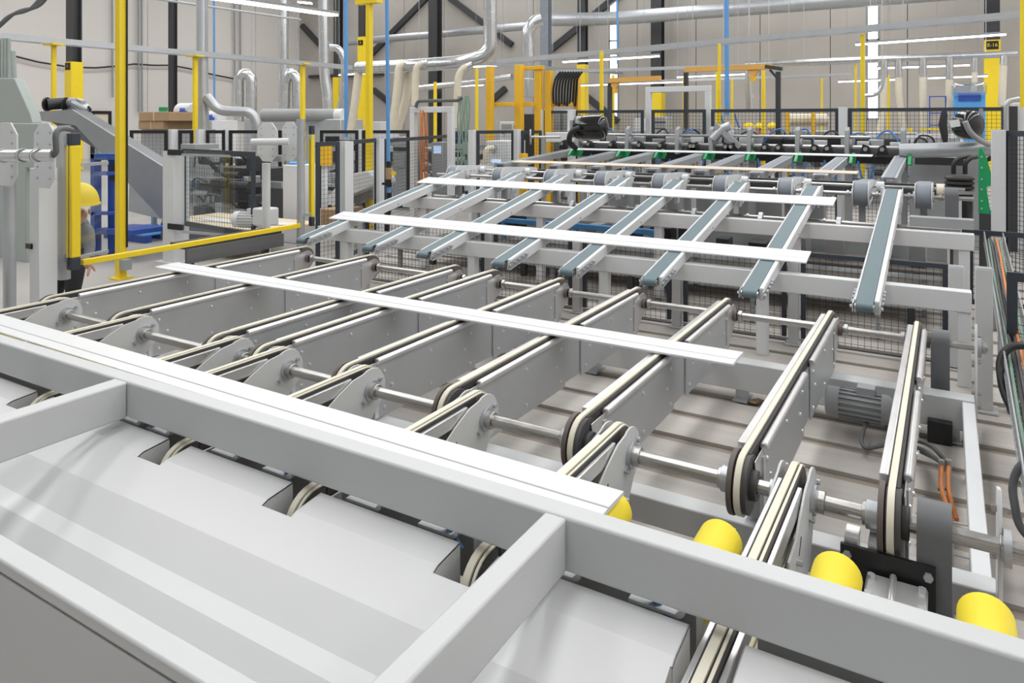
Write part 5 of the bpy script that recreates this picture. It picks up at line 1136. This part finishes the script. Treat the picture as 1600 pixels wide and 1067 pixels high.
# dense process lines glimpsed through the fences
def process_line(u0, u1, v0, t, n, label, pal):
    rnd = random.Random(int(u0*7+t)); o = thing_uv('process_line', (u0+u1)/2, 200, t, label, 'machine')
    zt_ = at(u0, v0, t).z; y0 = at((u0+u1)/2, 200, t).y; xa_, xb_ = aty(u0, 200, y0).x, aty(u1, 200, y0).x
    for zz in (zt_*.55, zt_*.85): mkp('rail', G().box(xa_, xb_, y0, y0+.08, zz-.05, zz+.05), 'galvanised', o)
    k = max(2, int((xb_-xa_)/.8))
    for i in range(k+1): x = xa_+(xb_-xa_-.06)*i/k; mkp('upright', G().box(x, x+.06, y0+.1, y0+.16, 0, zt_*.9), 'mid_grey', o)
    for i in range(n):
        x = rnd.uniform(xa_, xb_-.3); z = rnd.uniform(.15, zt_-.25); w_, h_ = rnd.uniform(.08,.4), rnd.uniform(.06,.25); yy = y0-rnd.uniform(.1,.35)
        kind = i % 4
        if kind < 2: mkp('housing', G().box(x, x+w_, yy, y0-.002, z, z+h_), rnd.choice(pal), o, bevel=.012)
        elif kind == 2: mkp('cylinder', G().cyl((x, yy, z), (x+w_*1.4, yy, z), h_*.28, 14), rnd.choice(pal), o)
        else: mkp('hose', G().tube(bend([(x, yy, z), (x+w_*.3, yy-.05, z+h_), (x+w_, yy, z+h_*.8), (x+w_*1.2, y0, z-.1)], .1), .018, 8), rnd.choice(['black','blue_hose','cable_grey']), o)
    return o
P_ = ['dark_steel','mid_grey','galvanised','black','white_paint','galv_plate']
process_line(498, 640, 206, 16.4, 46, 'cluttered steel process line behind the centre left fence', P_)
process_line(645, 760, 212, 15.2, 34, 'cluttered steel process line behind the left grey portal', P_)
process_line(286, 440, 225, 12.0, 44, 'cluttered dark process line behind the clear screen', ['dark_steel','black','mid_grey','dark_steel','galvanised'])
process_line(855, 1010, 188, 15.6, 40, 'cluttered process line behind the black cylinder tank', P_)
process_line(1015, 1160, 186, 15.9, 40, 'cluttered process line behind the grey portal frame', P_)
process_line(1215, 1330, 200, 15.2, 30, 'cluttered process line below the beige drum', P_)
process_line(1330, 1500, 200, 14.6, 46, 'cluttered process line below the cream hoses', P_)
# ================================================================ PEOPLE
def skin_body(name, J, B, R, parent, faces_mat, root=0, sub=2):
    me = bpy.data.meshes.new(name); me.from_pydata([Vector(j)-ORG[parent.name] for j in J], B, [])
    o = bpy.data.objects.new(name, me); C.objects.link(o)
    o.modifiers.new('skin', 'SKIN'); 
    for i, r in enumerate(R): me.skin_vertices[0].data[i].radius = (r, r) if not isinstance(r, tuple) else r; 
    me.skin_vertices[0].data[root].use_root = True
    s = o.modifiers.new('sub', 'SUBSURF'); s.levels = sub; s.render_levels = sub
    dg = bpy.context.evaluated_depsgraph_get(); dg.update()
    m2 = bpy.data.meshes.new_from_object(o.evaluated_get(dg)); bpy.data.objects.remove(o)
    b = bpy.data.objects.new(name, m2); C.objects.link(b); b.parent = parent
    m2.materials.clear(); mats = []
    for p in m2.polygons:
        mn = faces_mat(p.center+ORG[parent.name])
        if mn not in mats: mats.append(mn); m2.materials.append(MATS[mn])
        p.material_index = mats.index(mn); p.use_smooth = True
    return b
def helmet(parent, c, r, m='yellow', fwd=(0,-1,0), tall=.95):
    f = Vector(fwd).normalized()
    g = G().ball(c, r*1.0, r*1.12, r*tall, 18, 8, 0, PI/2); mkp('hard_hat', g, m, parent)
    b = G(); n = 20; vs = []
    for k in range(n):
        d = Vector((math.cos(2*PI*k/n), math.sin(2*PI*k/n), 0)); e = 1.08+.35*max(0, d.dot(f))**2
        vs.append((c[0]+d.x*r*e, c[1]+d.y*r*1.1*e))
    mkp('hat_brim', G().prism(vs, 'z', c[2]-.012, c[2]+.004), m, parent)
# crouching worker behind the left light curtain
hc = at(127,318,6.6); o = thing('person', (hc.x, hc.y, 0), 'person in dark work clothes and yellow helmet crouching behind the left light curtain', 'person')
def W(u, v, t=6.9): return at(u, v, t)
J = [W(104,405,7.0), W(112,382,6.95), W(118,362,6.9), W(121,346,6.8), W(125,331,6.66),      # hips, waist, chest, neck, head
     W(136,362,6.75), W(141,388,6.65), W(136,412,6.5), W(141,418,6.45),                      # near arm
     W(106,352,7.05), W(100,390,6.95), W(84,410,6.8), W(80,414,6.75),                                       # far arm
     W(118,418,6.7), W(112,470,6.85), W(118,474,6.7), W(92,425,6.8), W(84,472,6.95), W(88,476,6.8)]
B = [(0,1),(1,2),(2,3),(3,4),(2,5),(5,6),(6,7),(7,8),(2,9),(9,10),(10,11),(11,12),(0,13),(13,14),(14,15),(0,16),(16,17),(17,18)]
R = [.15,.14,.16,.06,.085,.07,.05,.035,.03,.07,.05,.035,.03,.095,.06,.05,.095,.06,.05]
def cm(p):
    t = p
    if (Vector(p)-J[4]).length < .14: return 'skin'
    for k in (7, 8, 11, 12):
        if (Vector(p)-J[k]).length < .06: return 'skin'
    return 'cloth_grey' if p.z > J[0].z+.12 else 'cloth_dark'
skin_body('body', J, B, R, o, cm)
fw = Vector((.75,-.55,0))
for hand, pts in ((J[8], 1), (J[12], -1)):
    for k in range(5):
        b0 = Vector(hand)+Vector((.012*(k-2), -.01*(k-2), 0)); L = (.05,.07,.075,.07,.055)[k]
        d = Vector((.5, -.5, -.35)).normalized() if k else Vector((.75,.1,-.1)).normalized()
        mkp('finger', G().tube([b0, b0+d*L*.5, b0+d*L*.85+Vector((0,0,-.015)), b0+d*L+Vector((0,0,-.03))], [.011,.010,.009,.006], 8), 'skin', o)
helmet(o, hc, .135, fwd=fw, tall=1.4)
for s in (-1, 1): mkp('ear', G().ball(W(125,331,6.66)+Vector((.075*s*.55,.075*s*.84,0)), .014,.014,.026), 'skin', o)
fc = W(125,332,6.66)+fw*.085
mkp('nose', G().ball(fc+Vector((0,0,-.01)), .016,.016,.022), 'skin', o)
for s in (-1, 1): mkp('eye', G().ball(fc+Vector((.03*s*.6,.03*s*.8,.015))-fw*.03, .009), 'ink', o)
# three workers at the far line
for i, (u, lab) in enumerate([(1170,'person in yellow vest and helmet, leftmost of three at the far line'), (1187,'person in yellow vest and helmet, middle of three at the far line'), (1207,'person in yellow vest and helmet, rightmost of three at the far line')]):
    t = (19.0, 20.3, 19.0)[i]; c = at(u, 200, t); z0 = 0
    o = thing('person', (c.x, c.y, 0), lab, 'person', 'workers at the far line')
    X, Yy, hz = c.x, c.y, c.z-.02
    J = [(X,Yy,.95),(X,Yy,1.15),(X,Yy,hz-.30),(X,Yy,hz-.15),(X,Yy-.02,hz),
         (X-.19,Yy,hz-.30),(X-.25,Yy-.05,1.10),(X-.18,Yy-.28,1.08),(X-.15,Yy-.36,1.07),(X+.19,Yy,hz-.30),(X+.25,Yy-.05,1.10),(X+.18,Yy-.28,1.08),(X+.15,Yy-.36,1.07),
         (X-.10,Yy,.88),(X-.11,Yy,.48),(X-.11,Yy+.02,.07),(X-.11,Yy-.14,.05),(X+.10,Yy,.88),(X+.11,Yy,.48),(X+.11,Yy+.02,.07),(X+.11,Yy-.14,.05)]
    B = [(0,1),(1,2),(2,3),(3,4),(2,5),(5,6),(6,7),(7,8),(2,9),(9,10),(10,11),(11,12),(0,13),(13,14),(14,15),(15,16),(0,17),(17,18),(18,19),(19,20)]
    R = [.14,.14,.15,.06,.09,.07,.05,.035,.03,.07,.05,.035,.03,.09,.065,.05,.045,.09,.065,.05,.045]
    skin_body('body', J, B, R, o, lambda p: 'skin' if (p.z > hz-.19 or (abs(p.z-1.075) < .06 and p.y < Yy-.25)) else ('cloth_yellow' if p.z > .98 else 'cloth_dark'), sub=1)
    helmet(o, (X, Yy-.01, hz+.045), .135)
    for s in (-1, 1):
        mkp('eye', G().ball((X+.035*s, Yy-.10, hz+.01), .012, n=8, m=5), 'ink', o); mkp('ear', G().ball((X+.095*s, Yy, hz), .016,.02,.03, 8, 5), 'skin', o)
    mkp('nose', G().ball((X, Yy-.115, hz-.02), .015,.02,.022, 8, 5), 'skin', o)
    for s in (-1, 1):
        for k in range(5):
            b0 = Vector((X+s*(.15)+.016*(k-2), Yy-.37, 1.07)); mkp('finger', G().tube([b0, b0+Vector((0,-.05,-.01)), b0+Vector((0,-.07,-.03))], [.011,.009,.006], 6), 'skin', o)
